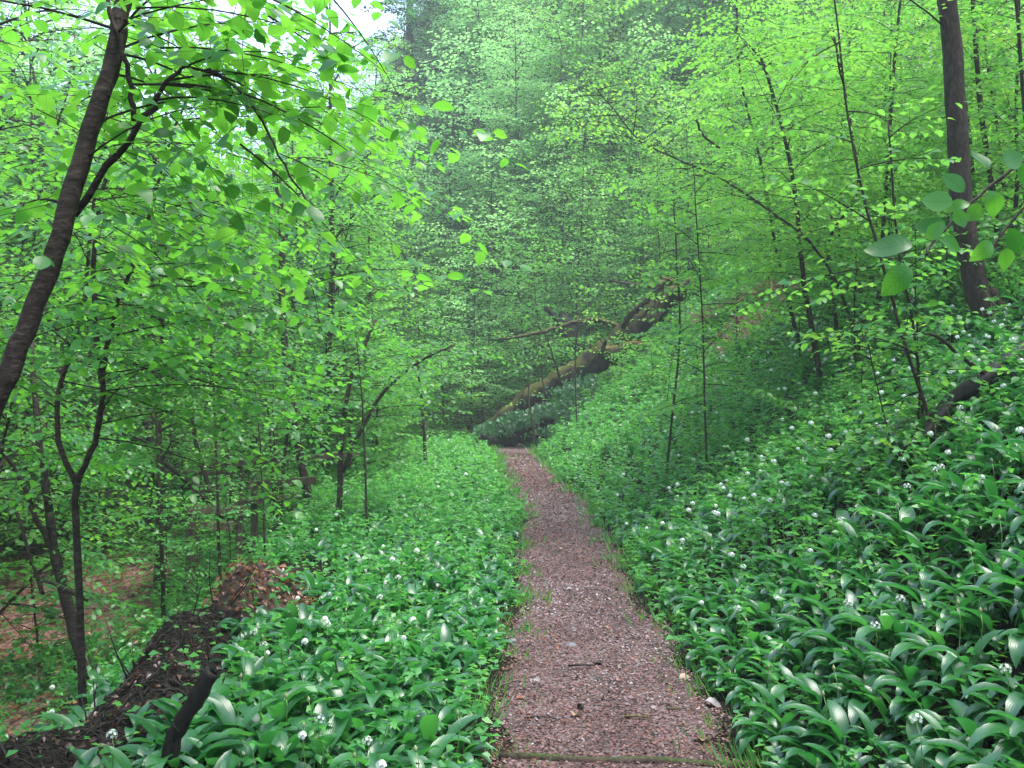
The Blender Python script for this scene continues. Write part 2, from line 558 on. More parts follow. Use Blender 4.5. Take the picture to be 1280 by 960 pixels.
def build_ground():
    xs = np.concatenate([-np.geomspace(40, 320, 14)[::-1], np.arange(-38, -8, .8), np.arange(-8, 9, .11), np.arange(9, 38, .7), np.geomspace(40, 320, 14)])
    ys = np.concatenate([-np.geomspace(12, 200, 10)[::-1], np.arange(-10, 2, .6), np.arange(2, 14, .11), np.arange(14, 32, .25), np.arange(32, 90, 1.0), np.geomspace(92, 500, 14)])
    X, Y = np.meshgrid(xs, ys)
    Z = hgt(X, Y)
    Z = np.minimum(Z, 60 + (Z - 60) * .1)
    nx, ny = len(xs), len(ys)
    u = X - path_x(Y)
    # fine clods near the eroded bank edge
    vl = -u - path_half(Y)
    bank = np.exp(-((vl - edge_v(Y) - .15) / .45) ** 2) * (Y < 16) * (Y > 1)
    Z = Z + bank * (.05 * (R.rand(*Z.shape) - .4)) + .004 * (R.rand(*Z.shape) - .5)
    v = np.stack([X, Y, Z], -1).reshape(-1, 3)
    i = (np.arange(ny - 1)[:, None] * nx + np.arange(nx - 1)[None]).reshape(-1)
    f = np.stack([i, i + 1, i + nx + 1, i + nx], -1).reshape(-1)
    a = Acc(); a.add(v, f, [4] * len(i))
    me = a.mesh("ground", [ground_mat()])
    lit = sstep((vl - edge_v(Y) - 1.6) / 1.2) * sstep((15 - vl) / 3) * sstep((24 - Y) / 6)
    dd = np.hypot((X - DIRT[0]) / 1.3, (Y - DIRT[1]) / 1.6)
    lit = np.maximum(lit, .8 * sstep((1.0 - dd) / .5))
    gr = sstep((np.abs(u) - 1.0) / 1.5) * sstep((Y - 10) / 10) * .8 * (1 - lit)
    for nm, arr in (("litter", lit), ("green", gr)):
        q = me.attributes.new(nm, 'FLOAT', 'POINT'); q.data.foreach_set("value", arr.astype(np.float32).ravel())
    put("ground", me, kind="structure")


def build_path():
    ys = np.concatenate([np.arange(1.5, 14, .06), np.arange(14, 36, .15)])
    us = np.array([-1.12, -1, -.9, -.75, -.5, -.25, 0, .25, .5, .75, .9, 1, 1.12])
    cx = path_x(ys); hw = path_half(ys)
    X = cx[:, None] + us[None] * hw[:, None] + .02 * (R.rand(len(ys), len(us)) - .5)
    Y = np.repeat(ys[:, None], len(us), 1)
    prof = np.interp(np.abs(us), [0, .7, .95, 1.12], [.012, .016, .012, -.05])
    Z = hgt(X, Y) + prof[None] + .010 * (R.rand(*X.shape) - .5) + .012 * np.sin(X * 7 + Y * 3) * np.sin(Y * 5.1)
    nx = len(us)
    i = (np.arange(len(ys) - 1)[:, None] * nx + np.arange(nx - 1)[None]).reshape(-1)
    f = np.stack([i, i + 1, i + nx + 1, i + nx], -1).reshape(-1)
    a = Acc(); a.add(np.stack([X, Y, Z], -1).reshape(-1, 3), f, [4] * len(i))
    put("path", a.mesh("path", [path_mat()]), kind="structure")
    # chips and crumbs of bark lying all over it
    a = Acc()
    n = 90000
    y = 2.6 + (R.rand(n) ** 1.9) * 22
    s = np.clip(R.uniform(-1.08, 1.08, n) + (R.rand(n) < .15) * R.normal(0, .2, n), -1.5, 1.5)
    x = path_x(y) + s * path_half(y)
    z = hgt(x, y) + np.interp(np.abs(s), [0, .7, .95, 1.12, 1.5], [.012, .016, .012, .0, .004]) + .012 * np.sin(x * 7 + y * 3) * np.sin(y * 5.1) + .006
    th = R.rand(n) * 6.283
    ax = np.stack([np.cos(th), np.sin(th), R.uniform(-.25, .35, n)], -1)
    nn = np.stack([R.normal(0, .35, n), R.normal(0, .35, n), np.ones(n)], -1)
    size = R.uniform(.0045, .0135, n) * (1 + .5 * (R.rand(n) > .94)) * np.interp(y, [3, 12, 24], [1, 1.5, 2.4])
    rnd = R.rand(n)
    rnd = rnd * (.62 + .38 * (R.rand(n) > .12)) * np.clip(.85 + .3 * wob(x * 1.7, y * 1.3), .6, 1.1)
    rnd[R.rand(n) > .998] = 1
    chip = (np.array([(-.32, 0, 0), (.3, .08, 0), (.36, .8, .08), (-.25, 1, .03)], float), [(0, 1, 2, 3)], np.zeros((4, 2)))
    a.leaves(np.stack([x, y, z], -1), ax, nn, size, chip, 0, rnd, width=R.uniform(.5, 1.8, n))
    put("bark_litter", a.mesh("bark_litter", [M_CHIP], smooth=False), kind="stuff")


build_ground()
build_path()

# ------------------------------------------------------------------ trees
UP = np.array([0, 0, 1.0])


class Tree:
    """collects wood and leaves of one tree; leaves are kept apart until finish()"""

    def __init__(s, base):
        s.base = np.asarray(base, float)
        s.stems = []                       # (name, pts, radii, sides, mat, parent index)
        s.cr = Acc()
        s.LP, s.LA, s.LN, s.LS, s.LR = [], [], [], [], []

    def stem(s, pts, rad, name='trunk', sides=8, mat=M_BARK, parent=None, sub=4, jit=.004):
        pts = np.asarray(pts, float)
        t = np.arange(len(pts))
        tt = np.linspace(0, len(pts) - 1, (len(pts) - 1) * sub + 1)
        # Catmull-Rom
        q = np.vstack([2 * pts[0] - pts[1], pts, 2 * pts[-1] - pts[-2]])
        out = []
        for x in tt:
            i = min(int(x), len(pts) - 2); f = x - i
            p0, p1, p2, p3 = q[i], q[i + 1], q[i + 2], q[i + 3]
            out.append(.5 * ((2 * p1) + (-p0 + p2) * f + (2 * p0 - 5 * p1 + 4 * p2 - p3) * f * f + (-p0 + 3 * p1 - 3 * p2 + p3) * f ** 3))
        out = np.array(out) + R.normal(0, jit, (len(out), 3))
        rr = np.interp(tt, t, np.broadcast_to(rad, (len(pts),)) if np.ndim(rad) else np.full(len(pts), rad))
        s.stems.append((name, out, rr, sides, mat, parent))
        return out

    def spray(s, p0, d, L, leaf=.07, tw=.11, sp=.05, r0=.008, droop=.25, ang=55, dens=1.0, wood=True, tl=.5, ltilt=.35, up_=None):
        """a branch with its twigs in one flat layer and leaves in two ranks along each twig"""
        d = nrm(np.asarray(d, float))
        n = 7
        t = np.linspace(0, 1, n)
        pts = np.array(p0)[None] + L * t[:, None] * d[None] - UP[None] * (droop * L * t[:, None] ** 2)
        wv = nrm(np.cross(d, UP) + 1e-6)
        pts = pts + wv[None] * (.06 * L * np.sin(t * 4 + R.rand() * 6) * t)[:, None]
        if wood:
            s.cr.tube(pts, r0 * (1 - .8 * t), 4, 1, cap=False)
        m = max(3, int(L / tw))
        tk = np.linspace(.12, .98, m) + R.uniform(-.02, .02, m)
        base = np.stack([np.interp(tk, t, pts[:, k]) for k in range(3)], -1)
        dd = nrm(np.stack([np.interp(tk, t, np.gradient(pts[:, k])) for k in range(3)], -1))
        side = nrm(np.cross(dd, UP + R.normal(0, .12, 3)))
        sg = np.where(np.arange(m) % 2, 1, -1)
        a = np.radians(R.normal(ang, 8, m))
        td = dd * np.cos(a)[:, None] + side * (sg * np.sin(a))[:, None] + UP * R.normal(.02, .12, m)[:, None]
        td = nrm(td)
        tlen = (tl * L * (1 - tk) ** .7 + .08) * R.uniform(.7, 1.2, m)
        tlen = np.minimum(tlen, .9)
        if wood:
            s.cr.sticks(base, base + td * tlen[:, None] - UP * (.05 * tlen[:, None]), min(r0 * .25, .0025), .0009, 1)
        K = int(max(2, np.ceil(tlen.max() / sp)))
        kk = (np.arange(K)[None] + .7) * sp * np.ones((m, 1))
        ok = kk < (tlen[:, None] + sp * .6)
        ok &= R.rand(m, K) < dens
        alt = np.where((np.arange(K)[None] + np.arange(m)[:, None]) % 2, 1, -1)
        pos = base[:, None] + td[:, None] * kk[..., None] - UP * (.05 * kk[..., None])
        ts = nrm(np.cross(td, UP))
        la = np.radians(R.normal(52, 12, (m, K)))
        ax = td[:, None] * np.cos(la)[..., None] + ts[:, None] * (alt * np.sin(la))[..., None] - UP * R.uniform(-.1, .5, (m, K))[..., None]
        nn = UP + R.normal(0, ltilt, (m, K, 3))
        sz = leaf * R.uniform(.65, 1.15, (m, K))
        s.LP.append(pos[ok]); s.LA.append(ax[ok]); s.LN.append(nn[ok]); s.LS.append(sz[ok])
        s.LR.append(np.clip(R.normal(.5, .22, ok.sum()) + R.normal(0, .1), 0, 1))
        return pts

    def limbs(s, pts, n, t0, t1, L, az=None, spread=180, el=(5, 35), rad=.012, shape=lambda t: 1, **kw):
        """auto branches off a stem between t0 and t1 of its length"""
        m = len(pts) - 1
        ang0 = R.rand() * 360
        for i in range(n):
            t = t0 + (t1 - t0) * (i + R.rand() * .7) / n
            x = t * m; j = min(int(x), m - 1)
            p = pts[j] + (pts[j + 1] - pts[j]) * (x - j)
            if az is None:
                A = ang0 + i * 137.5 + R.normal(0, 15)
            else:
                A = az + R.uniform(-spread, spread)
            E = math.radians(R.uniform(*el))
            A = math.radians(A)
            d = np.array([math.sin(A) * math.cos(E), math.cos(A) * math.cos(E), math.sin(E)])
            s.spray(p, d, L * shape(t) * R.uniform(.7, 1.15), r0=rad, **kw)

    def finish(s, name, label, cat, group=None, tmpl=BEECH_F, leafmat=M_BEECHF, nobj=0, meshes=None, smooth=True, stuff=False):
        root = thing(name, label, cat, loc=s.base, group=group)
        objs = []
        for (nm, pts, rr, sides, mat, par) in s.stems:
            a = Acc(); a.tube(pts, rr, sides, 0, rough=.14)
            o = put(nm, a.mesh(nm, [mat], origin=s.base), root if par is None else objs[par])
            objs.append(o)
        if s.LP:
            p, ax, nn, sz, rn = (np.concatenate(q) for q in (s.LP, s.LA, s.LN, s.LS, s.LR))
            if nobj:
                X, Y, f = pix(p)
                vis = (X > -10) & (X < 1290) & (Y > -10) & (Y < 970) & (f > .3)
                pxs = np.where(vis, sz * FPX / np.maximum(f, .3), 0)
                order = np.argsort(-pxs)[:nobj]
                order = order[pxs[order] > 9]
                for k in order:
                    A = nrm(ax[k]); sd = nrm(np.cross(A, nn[k])); nz = np.cross(sd, A)
                    Mx = Matrix(((sd[0], A[0], nz[0], 0), (sd[1], A[1], nz[1], 0), (sd[2], A[2], nz[2], 0), (0, 0, 0, 1)))
                    o = put("leaf", meshes[int(R.randint(len(meshes)))], root)
                    Mx = Matrix.Translation(Vector(p[k] - s.base)) @ Mx @ Matrix.Diagonal((sz[k], sz[k], sz[k], 1))
                    o.matrix_basis = Mx
                keep = np.ones(len(p), bool); keep[order] = False
                p, ax, nn, sz, rn = p[keep], ax[keep], nn[keep], sz[keep], rn[keep]
            s.cr.leaves(p, ax, nn, sz, tmpl, 0, rn)
            me = s.cr.mesh("crown", [leafmat, M_TWIG], origin=s.base, smooth=smooth)
            o = put("crown", me, root)
            if stuff:
                o['kind'] = 'stuff'
        return root


def ground_to(pts, dz=.05):
    """append a last point straight below (slightly further along) on the terrain"""
    p = np.array(pts[-1]); q = np.array(pts[-2])
    d = p - q
    d = d / max(abs(d[2]), 1e-3) if d[2] < 0 else np.array([0, 0, -1.])
    d[:2] = np.clip(d[:2], -.5, .5)
    for _ in range(400):
        p = p + d * .02
        if p[2] < hz(p[0], p[1]) - dz:
            break
    return p


def leafmesh(tmpl, mat, n=4):
    out = []
    for k in range(n):
        T, fs, uv = tmpl
        T = T.copy()
        T[:, 2] += .05 * R.normal(size=1) * np.sin(T[:, 1] * 5 + k) - (.1 * k / n) * T[:, 1] ** 2
        T[:, 0] *= R.uniform(.9, 1.15)
        T[:, 0] += .04 * np.sin(T[:, 1] * 3 + k)
        a = Acc()
        a.add(T, np.concatenate([np.array(f) for f in fs]), [len(f) for f in fs], 0, k / max(1, n - 1) * .6 + .2, uv)
        out.append(a.mesh("leaf", [mat]))
    return out


NEARLEAF = leafmesh(BEECH, M_BEECH, 6)

# --- explicit near stems -------------------------------------------------


def px_stem(T, L, d, w, **kw):
    """L: pixels from the top down; d: depth or (top, bottom); w: widths in photo pixels (top, bottom)"""
    d = (d, d) if np.isscalar(d) else d
    n = len(L)
    ds = np.linspace(d[0], d[1], n)
    ws = np.linspace(w[0], w[1], n)
    pts = [P(x, y, q) for (x, y), q in zip(L, ds)]
    rad = [max(.003, a * q / FPX / 2) for a, q in zip(ws, ds)]
    if kw.pop('ground', False):
        pts.append(ground_to(pts)); rad.append(rad[-1] * 1.2)
    pts = pts[::-1]; rad = rad[::-1]
    T_pts = T.stem(pts, rad, **kw)
    return T_pts


FAR = math.radians


def near_left():
    # T1: the leaning trunk at the picture's edge
    T = Tree(P(-250, 1130, 3.0))
    T.base[2] = hz(T.base[0], T.base[1])
    a = px_stem(T, [(185, -120), (156, 0), (136, 90), (104, 190), (84, 270), (52, 360), (24, 430), (-6, 505), (-70, 620), (-150, 800)], (3.5, 3.1), (20, 28), ground=True, sides=12)
    b = px_stem(T, [(262, 88), (235, 84), (210, 100), (190, 135), (150, 190), (92, 268)], (3.4, 3.4), (3, 10), name='branch', parent=0)
    c = px_stem(T, [(120, -60), (132, 0), (150, 50), (164, 110), (166, 152)], 3.4, (5, 7), name='branch', parent=0)
    d_ = px_stem(T, [(392, 268), (362, 218), (335, 168), (300, 112), (262, 88)], (3.2, 3.4), (2, 4), name='branch', parent=0)
    kw = dict(leaf=.072, tw=.11, sp=.055, wood=True)
    T.limbs(c, 6, .2, 1, .7, az=60, spread=70, el=(-10, 30), rad=.005, **kw)
    T.limbs(b, 6, .4, 1, .55, az=70, spread=60, el=(-15, 20), rad=.005, **kw)
    T.limbs(a, 7, .68, 1, .8, az=70, spread=90, el=(-5, 35), rad=.005, **kw)
    T.limbs(a, 3, .60, .9, .8, az=-60, spread=60, el=(0, 30), rad=.006, **kw)
    for (x, y, q, dx, L) in [(262, 88, 3.4, (.9, -.2, -.12), 1.1), (300, 115, 3.3, (.8, -.1, -.3), .9), (340, 180, 3.25, (.7, .1, -.5), .7), (200, 60, 3.3, (1, -.1, 0), 1.2),
                             (170, 10, 3.3, (1, 0, .05), 1.3), (375, 20, 3.4, (.6, .1, -.3), .6), (330, -20, 3.0, (.8, .0, -.25), .8), (430, -30, 3.2, (.5, .1, -.5), .7)]:
        T.spray(P(x - (x > 300) * 40, y, q), dx, L * .62, r0=.004, droop=.25, **kw)
    for i in range(84):
        x = R.uniform(-20, 420); y = R.uniform(-60, 340) + max(0, x - 300) * .8
        T.spray(P(x, y, R.uniform(3.4, 5.8)), [R.uniform(-.2, 1), R.uniform(-.5, .5), R.uniform(-.3, .2)], R.uniform(.45, .9), r0=.0022, droop=.35, leaf=.07, tw=.13, sp=.06)
    T.finish("leaning_beech_tree", "thick smooth brown trunk leaning up out of the ravine bank with a forked arching branch", "tree",
             tmpl=BEECH_M, leafmat=M_BEECH, nobj=300, meshes=NEARLEAF)

    # T2: dark stem on the bank that forks above head height of the herbs
    g = at(118, 862)
    T = Tree(g)
    D = g[1]
    a = px_stem(T, [(62, 640), (68, 690), (82, 745), (98, 805), (116, 862)], D, (11, 17), ground=True, sides=10)
    b = px_stem(T, [(38, 420), (44, 500), (50, 560), (62, 640)], (D + .3, D), (6, 10), name='branch', parent=0)
    c = px_stem(T, [(-40, 500), (0, 558), (28, 605), (48, 655), (70, 695)], (D - .6, D), (4, 8), name='branch', parent=0)
    e = px_stem(T, [(10, 655), (20, 640), (52, 740), (55, 725), (110, 750)], D - .1, (3, 6), name='branch', parent=0)
    kw = dict(leaf=.07, tw=.11, sp=.055)
    T.limbs(b, 16, .1, 1, 1.3, az=60, spread=110, el=(-20, 20), rad=.005, **kw)
    for i in range(44):
        x, y = R.uniform(0, 500), R.uniform(330, 620) 
        if y > 620 - x * .3: continue
        T.spray(P(x, y, R.uniform(D, D + 2.0)), [R.uniform(-.2, 1), R.uniform(-.5, .5), R.uniform(-.3, .2)], R.uniform(.5, 1.0), r0=.0025, droop=.3, leaf=.07, tw=.11, sp=.055)
    T.limbs(c, 4, .2, 1, .9, az=80, spread=60, el=(-20, 10), rad=.006, **kw)
    T.limbs(a, 3, .55, .95, .9, az=80, spread=50, el=(-25, 0), rad=.005, **kw)
    T.finish("young_tree", "dark young tree rooted on the bare soil bank, forking just above its curved trunk", "tree",
             tmpl=BEECH_M, leafmat=M_BEECH, nobj=150, meshes=NEARLEAF)

    # T3: stems standing in the ravine
    g = P(100, 700, 7.0); g[2] = hz(g[0], g[1])
    T = Tree(g)
    a = px_stem(T, [(235, 120), (205, 200), (178, 300), (150, 370), (132, 440), (128, 490), (118, 555), (95, 610), (98, 700)], 7, (3, 9), ground=True, sides=8)
    b = px_stem(T, [(150, 160), (125, 250), (118, 330), (118, 400), (128, 480)], 7, (4, 8), name='branch', parent=0)
    c = px_stem(T, [(140, 100), (118, 250), (100, 400), (76, 480), (73, 550), (95, 608)], (7.3, 7), (3, 8), name='branch', parent=0)
    kw = dict(leaf=.075, tw=.13, sp=.06)
    for st in (a, b, c):
        T.limbs(st, 22, .3, 1, 1.7, az=70, spread=130, el=(-10, 30), rad=.006, **kw)
    T.finish("ravine_beech", "dark beech with several crooked stems growing up from the ravine floor behind the bank tree", "tree",
             tmpl=BEECH_M, leafmat=M_BEECH, nobj=60, meshes=NEARLEAF)

    # T5 crooked multi-stem on the leaf mound
    g = at(322, 700)
    D = g[1]
    T = Tree(g)
    a = px_stem(T, [(204, 577), (236, 604), (270, 638), (292, 652), (305, 672), (318, 692)], (D + .2, D), (5, 12), ground=True)
    b = px_stem(T, [(238, 500), (246, 560), (262, 610), (270, 635), (292, 655)], (D + .4, D), (4, 9), name='branch', parent=0)
    c = px_stem(T, [(262, 430), (276, 500), (283, 560), (288, 610), (297, 660)], (D + .3, D), (4, 8), name='branch', parent=0)
    e = px_stem(T, [(362, 520), (352, 600), (350, 640), (334, 680), (322, 692)], D, (4, 9), name='branch', parent=0)
    kw = dict(leaf=.055, tw=.12, sp=.06)
    for st in (a, b, c, e):
        T.limbs(st, 5, .5, 1, .9, el=(0, 40), rad=.005, dens=.7, **kw)
    T.finish("crooked_sapling", "crooked bush of thin dark stems fanning out of the brown leaf mound", "bush", tmpl=BEECH_M, leafmat=M_BEECHF)

    # T4 straight dark sapling above the herbs
    g = P(385, 640, 15); g[2] = hz(g[0], g[1])
    T = Tree(g)
    a = px_stem(T, [(332, 80), (330, 150), (348, 240), (352, 300), (353, 400), (362, 480), (370, 540), (382, 605)], 15, (5, 11), ground=True)
    T.limbs(a, 30, .25, 1, 2.2, el=(0, 30), rad=.01, leaf=.08, tw=.14, sp=.065)
    T.finish("straight_sapling", "straight dark sapling rising above the herbs between path and ravine", "tree", tmpl=BEECH_M, leafmat=M_BEECHF)
    # T6 forked shrub
    g = P(425, 640, 13.5); g[2] = hz(g[0], g[1])
    T = Tree(g)
    a = px_stem(T, [(470, 400), (440, 470), (428, 540), (425, 605)], 13.5, (4, 7), ground=True)
    b = px_stem(T, [(570, 430), (520, 455), (480, 490), (450, 540), (428, 590)], 13.5, (3, 6), name='branch', parent=0)
    for st in (a, b):
        T.limbs(st, 14, .25, 1, 1.4, el=(0, 30), rad=.008, leaf=.08, tw=.13, sp=.065)
    T.finish("forked_sapling", "low sapling forked into two leaning stems at the edge of the herb bank", "tree", tmpl=BEECH_M, leafmat=M_BEECHF)
    # thin poles
    for k, (x, y0, y1, d, w_) in enumerate([(272, 380, 640, 12, 4), (341, 470, 600, 14, 4), (345, 440, 600, 14.5, 3), (331, 480, 690, 11, 3), (532, 440, 575, 21, 5), (458, 420, 640, 12, 3), (200, 420, 640, 12, 5)]):
        g = P(x, y1, d); g[2] = hz(g[0], g[1])
        T = Tree(g)
        a = px_stem(T, [(x - 12, y0), (x - 4, (y0 + y1) / 2), (x, y1)], d, (w_ * .5, w_), ground=True, sides=5)
        T.limbs(a, 7, .35, 1, .9, el=(10, 40), rad=.004, leaf=.07, tw=.14, sp=.07, dens=.7)
        T.finish("thin_sapling", "thin upright sapling pole with few leaves between the path and the ravine", "tree", tmpl=BEECH_F, group="thin sapling poles on the ravine side")


near_left()


def near_right():
    # R1 big trunk on the slope
    g = at(1233, 406)
    D = g[1]
    T = Tree(g)
    a = px_stem(T, [(1176, -160), (1184, 0), (1192, 80), (1197, 180), (1203, 260), (1214, 330), (1226, 380), (1236, 408)], D, (22, 31), ground=True, sides=14, mat=M_BARKR)
    b = px_stem(T, [(1270, 404), (1252, 392), (1236, 360)][::-1], (D, D), (16, 30), name='root_flare', parent=0, mat=M_BARKR)
    T.limbs(a, 5, .8, 1, 2.2, el=(0, 40), rad=.015, leaf=.08, tw=.14, sp=.07)
    tip = a[-1]
    a2 = T.stem([tip, tip + [-.2, 0, 3], tip + [-.1, .2, 6.5]], [.09, .06, .02], name='upper_trunk', parent=0, mat=M_BARKR)
    T.limbs(a2, 26, .12, 1, 3.4, el=(5, 40), rad=.02, leaf=.10, tw=.2, sp=.09)
    T.limbs(a, 1, .12, .2, .35, az=-60, spread=60, el=(20, 50), rad=.003, leaf=.06, tw=.1, sp=.05)
    T.finish("slope_tree", "stout grey brown tree trunk standing on the garlic slope, its foot flaring at the ground", "tree", tmpl=BEECH_M, leafmat=M_YELLOW)
    yl = dict(leaf=.08, tw=.11, sp=.055)
    specs = [
        ([(1214, -40), (1220, 60), (1226, 140), (1240, 230), (1248, 300)], 13, (7, 10), "slim stem close behind the stout slope trunk", 14, 1.3),
        ([(1200, 60), (1212, 170), (1222, 290)], 14, (4, 7), "thinner stem half hidden behind the stout slope trunk", 10, 1.1),
        ([(940, 60), (958, 90), (985, 190), (996, 260), (1003, 340), (1014, 406)], 13, (4, 9), "dark sapling with a slight bow standing above the bare soil patch", 26, 1.6),
        ([(1040, 30), (1062, 150), (1072, 240), (1036, 300), (1042, 370)], 14, (3, 6), "sapling with a kinked thin stem next to the bowed one", 24, 1.5),
        ([(1040, -40), (1056, 120), (1078, 240), (1104, 330), (1128, 420), (1160, 520), (1192, 630)], 7.4, (3, 7), "long thin leaning sapling crossing in front of the slope", 11, .9),
        ([(1110, 150), (1122, 300), (1140, 400), (1152, 500), (1160, 620)], 7.8, (3, 5), "short whip of a sapling beside the long leaning one", 8, .7),
        ([(866, 200), (872, 300), (878, 400), (881, 500)], 12, (1.5, 3.5), "thin sapling rising from the herbs below the bare soil patch", 16, 1.1),
        ([(1085, 430), (1110, 540), (1130, 600), (1145, 640)], 7.6, (2, 4), "arching whip low down among the herbs of the slope", 8, .7),
        ([(920, -30), (925, 90), (950, 200), (968, 300), (975, 330)], 16, (3, 6), "slender sapling high on the slope in pale leaf", 24, 1.7),
        ([(1130, -60), (1120, 60), (1112, 160), (1106, 260)], 15, (4, 7), "upright young tree on the upper slope in yellow-green leaf", 24, 1.9),
        ([(1265, -60), (1275, 60), (1285, 200), (1290, 320)], 12, (5, 9), "young tree at the top of the slope beside the stout trunk", 20, 1.8),
        ([(842, 250), (846, 330), (850, 420), (838, 540)], 13.5, (2, 4), "reddish forked whip standing in the herbs near the fallen log", 12, .8),
    ]
    for (L, d, wd, lab, n, bl) in specs:
        g = P(L[-1][0], L[-1][1], d)
        T = Tree([g[0], g[1], hz(g[0], g[1])])
        a = px_stem(T, L, d, (wd[0] * .75, wd[1] * .75), ground=True, sides=6)
        T.limbs(a, int(n * 1.6), .22, 1, bl, el=(-5, 35), rad=.007, **yl)
        T.finish("slope_sapling", lab, "tree", tmpl=BEECH_M, leafmat=M_YELLOW, group="saplings on the garlic slope")
    # long overhanging branch of a leaning sapling
    T = Tree([*at(1040, 385)[:2], 0]); T.base[2] = hz(*T.base[:2])
    D = 12.5
    a = px_stem(T, [(735, 98), (768, 138), (800, 176), (855, 203), (900, 222), (960, 262), (1010, 300), (1042, 345), (1060, 390)], (11, D), (1, 4), ground=True, sides=6)
    b = px_stem(T, [(900, 185), (880, 170), (870, 150)][::-1], 11.8, (3, 3), name='branch', parent=0)
    T.limbs(a, 30, .3, 1, 1.0, el=(-5, 45), rad=.006, leaf=.065, tw=.14, sp=.07, dens=.85)
    T.finish("overhanging_sapling", "arching sapling leaning far out from the slope towards the path, sparse leaves at its tip", "tree", tmpl=BEECH_M, leafmat=M_YELLOW)

    # the close branch with the big round leaves
    T = Tree(P(1600, 20, 2.6)); T.base[2] = hz(*T.base[:2])
    t0 = T.stem([T.base - [0, 0, .1], P(1640, 500, 2.5), P(1560, 120, 2.3), P(1540, -200, 2.2)], [.05, .045, .035, .03], sides=8)
    br = px_stem(T, [(1158, 318), (1165, 305), (1200, 268), (1232, 237), (1275, 205), (1320, 180), (1440, 150), (1552, 90)], (1.9, 2.3), (2, 7), name='branch', parent=0, sides=6, jit=.001)
    big = [(1140, 312, -1.0, .2, 66), (1140, 335, -.8, -.6, 56), (1160, 300, .4, .5, 34), (1182, 287, -.9, .25, 44), (1190, 255, -1, .25, 46), (1195, 262, .3, -.8, 30),
           (1205, 240, -.5, .55, 42), (1212, 252, -.7, -.25, 34), (1238, 238, .2, -.9, 42), (1232, 212, -.2, .9, 40), (1252, 205, .8, .35, 44), (1272, 205, .6, -.6, 46),
           (1225, 255, -.5, -.7, 30), (1176, 300, .6, -.2, 36), (1296, 190, .5, .6, 50), (1290, 200, .1, -.9, 52), (1240, 300, -.5, -.6, 44), (1262, 285, .4, -.7, 46), (1280, 262, .7, -.3, 44),
           (1255, 310, .2, -.9, 36), (1320, 180, .2, .8, 46), (1330, 175, .3, -.8, 50)]
    for (x, y, dx, dy, s_) in big:
        p = P(x, y, 1.95 + (x - 1158) / 400 * .4)
        T.LP.append(p[None]); T.LA.append(np.array([[dx, R.uniform(-.25, .25), dy]])); T.LN.append(np.array([[R.normal(0, .2), -1, .35 + R.normal(0, .2)]]))
        T.LS.append(np.array([s_ * 1.65 / FPX])); T.LR.append(np.array([.4]))
    b2 = px_stem(T, [(1238, 315), (1262, 280), (1290, 250), (1330, 215), (1420, 160)], (2.05, 2.2), (2, 3), name='branch', parent=0, sides=5, jit=.001)
    T.finish("hazel_branch_tree", "close overhanging branch with large round green leaves reaching in front of the stout trunk", "tree",
             tmpl=BEECH, leafmat=M_BEECH, nobj=40, meshes=NEARLEAF)


near_right()


# --- generic forest trees: a few kinds, copied ---------------------------
def kind_sapling(h, leaf, nl, bl, tmpl, mat, name, low=.12, sp=.065, tw=.14, droop=.2):
    T = Tree([0, 0, 0])
    k = 6
    pts = np.stack([np.cumsum(R.normal(0, .05 * h / k, k + 1)), np.cumsum(R.normal(0, .05 * h / k, k + 1)), np.linspace(-.3, h, k + 1)], -1)
    pts[:, :2] -= pts[0, :2]
    a = T.stem(pts, np.linspace(.0040 * h + .006, .003, k + 1), sides=7)
    T.limbs(a, nl, low, 1, bl, el=(-8, 52), rad=.003 + .0028 * bl, shape=lambda t: (1 - .55 * t) * (.7 + .3 * math.sin(t * 9 + h)), leaf=leaf, tw=tw, sp=sp, droop=droop)
    return T, tmpl, mat, name


def kind_big(h, cr, nl, leaf, tmpl, mat, name):
    """taller forest tree with limbs that carry their own sprays"""
    T = Tree([0, 0, 0])
    k = 7
    pts = np.stack([np.cumsum(R.normal(0, .03 * h / k, k + 1)), np.cumsum(R.normal(0, .03 * h / k, k + 1)), np.linspace(-.5, h, k + 1)], -1)
    pts[:, :2] -= pts[0, :2]
    a = T.stem(pts, np.linspace(.0085 * h, .012, k + 1), sides=8, mat=M_BARKR)
    m = len(a) - 1
    for i in range(nl):
        t = .12 + .86 * (i + R.rand()) / nl
        p = a[min(int(t * m), m)]
        A = i * 2.4 + R.normal(0, .3); E = math.radians(R.uniform(12, 62))
        L = cr * (1 - .55 * t ** 2) * R.uniform(.6, 1.1)
        d = np.array([math.sin(A) * math.cos(E), math.cos(A) * math.cos(E), math.sin(E)])
        q = T.spray(p, d, L, leaf=leaf, tw=.22, sp=.11, r0=.025, droop=.25, tl=.4)
        for j in range(7):
            f = .25 + .11 * j
            pp = q[min(int(f * 6), 6)]
            A2 = A + R.choice([-1, 1]) * R.uniform(.4, 1.1)
            d2 = np.array([math.sin(A2), math.cos(A2), R.uniform(-.15, .5)])
            T.spray(pp, d2, L * R.uniform(.35, .6), leaf=leaf, tw=.17, sp=.09, r0=.010, droop=.3)
    return T, tmpl, mat, name


def kind_spruce(h):
    T = Tree([0, 0, 0])
    a = T.stem([[0, 0, -.5], [0, 0, h * .5], [0, 0, h]], [.22, .14, .02], sides=8, mat=M_BARKR)
    for i in range(95):
        t = .06 + .93 * i / 95
        A = i * 2.4; L = 2.7 * (1 - t) + .25
        p = [0, 0, t * h]
        T.spray(p, [math.sin(A), math.cos(A), .05], L, leaf=.22, tw=.14, sp=.11, r0=.02, droop=.3, tl=.3, ltilt=.6)
    return T


SAP, BIG = [], []


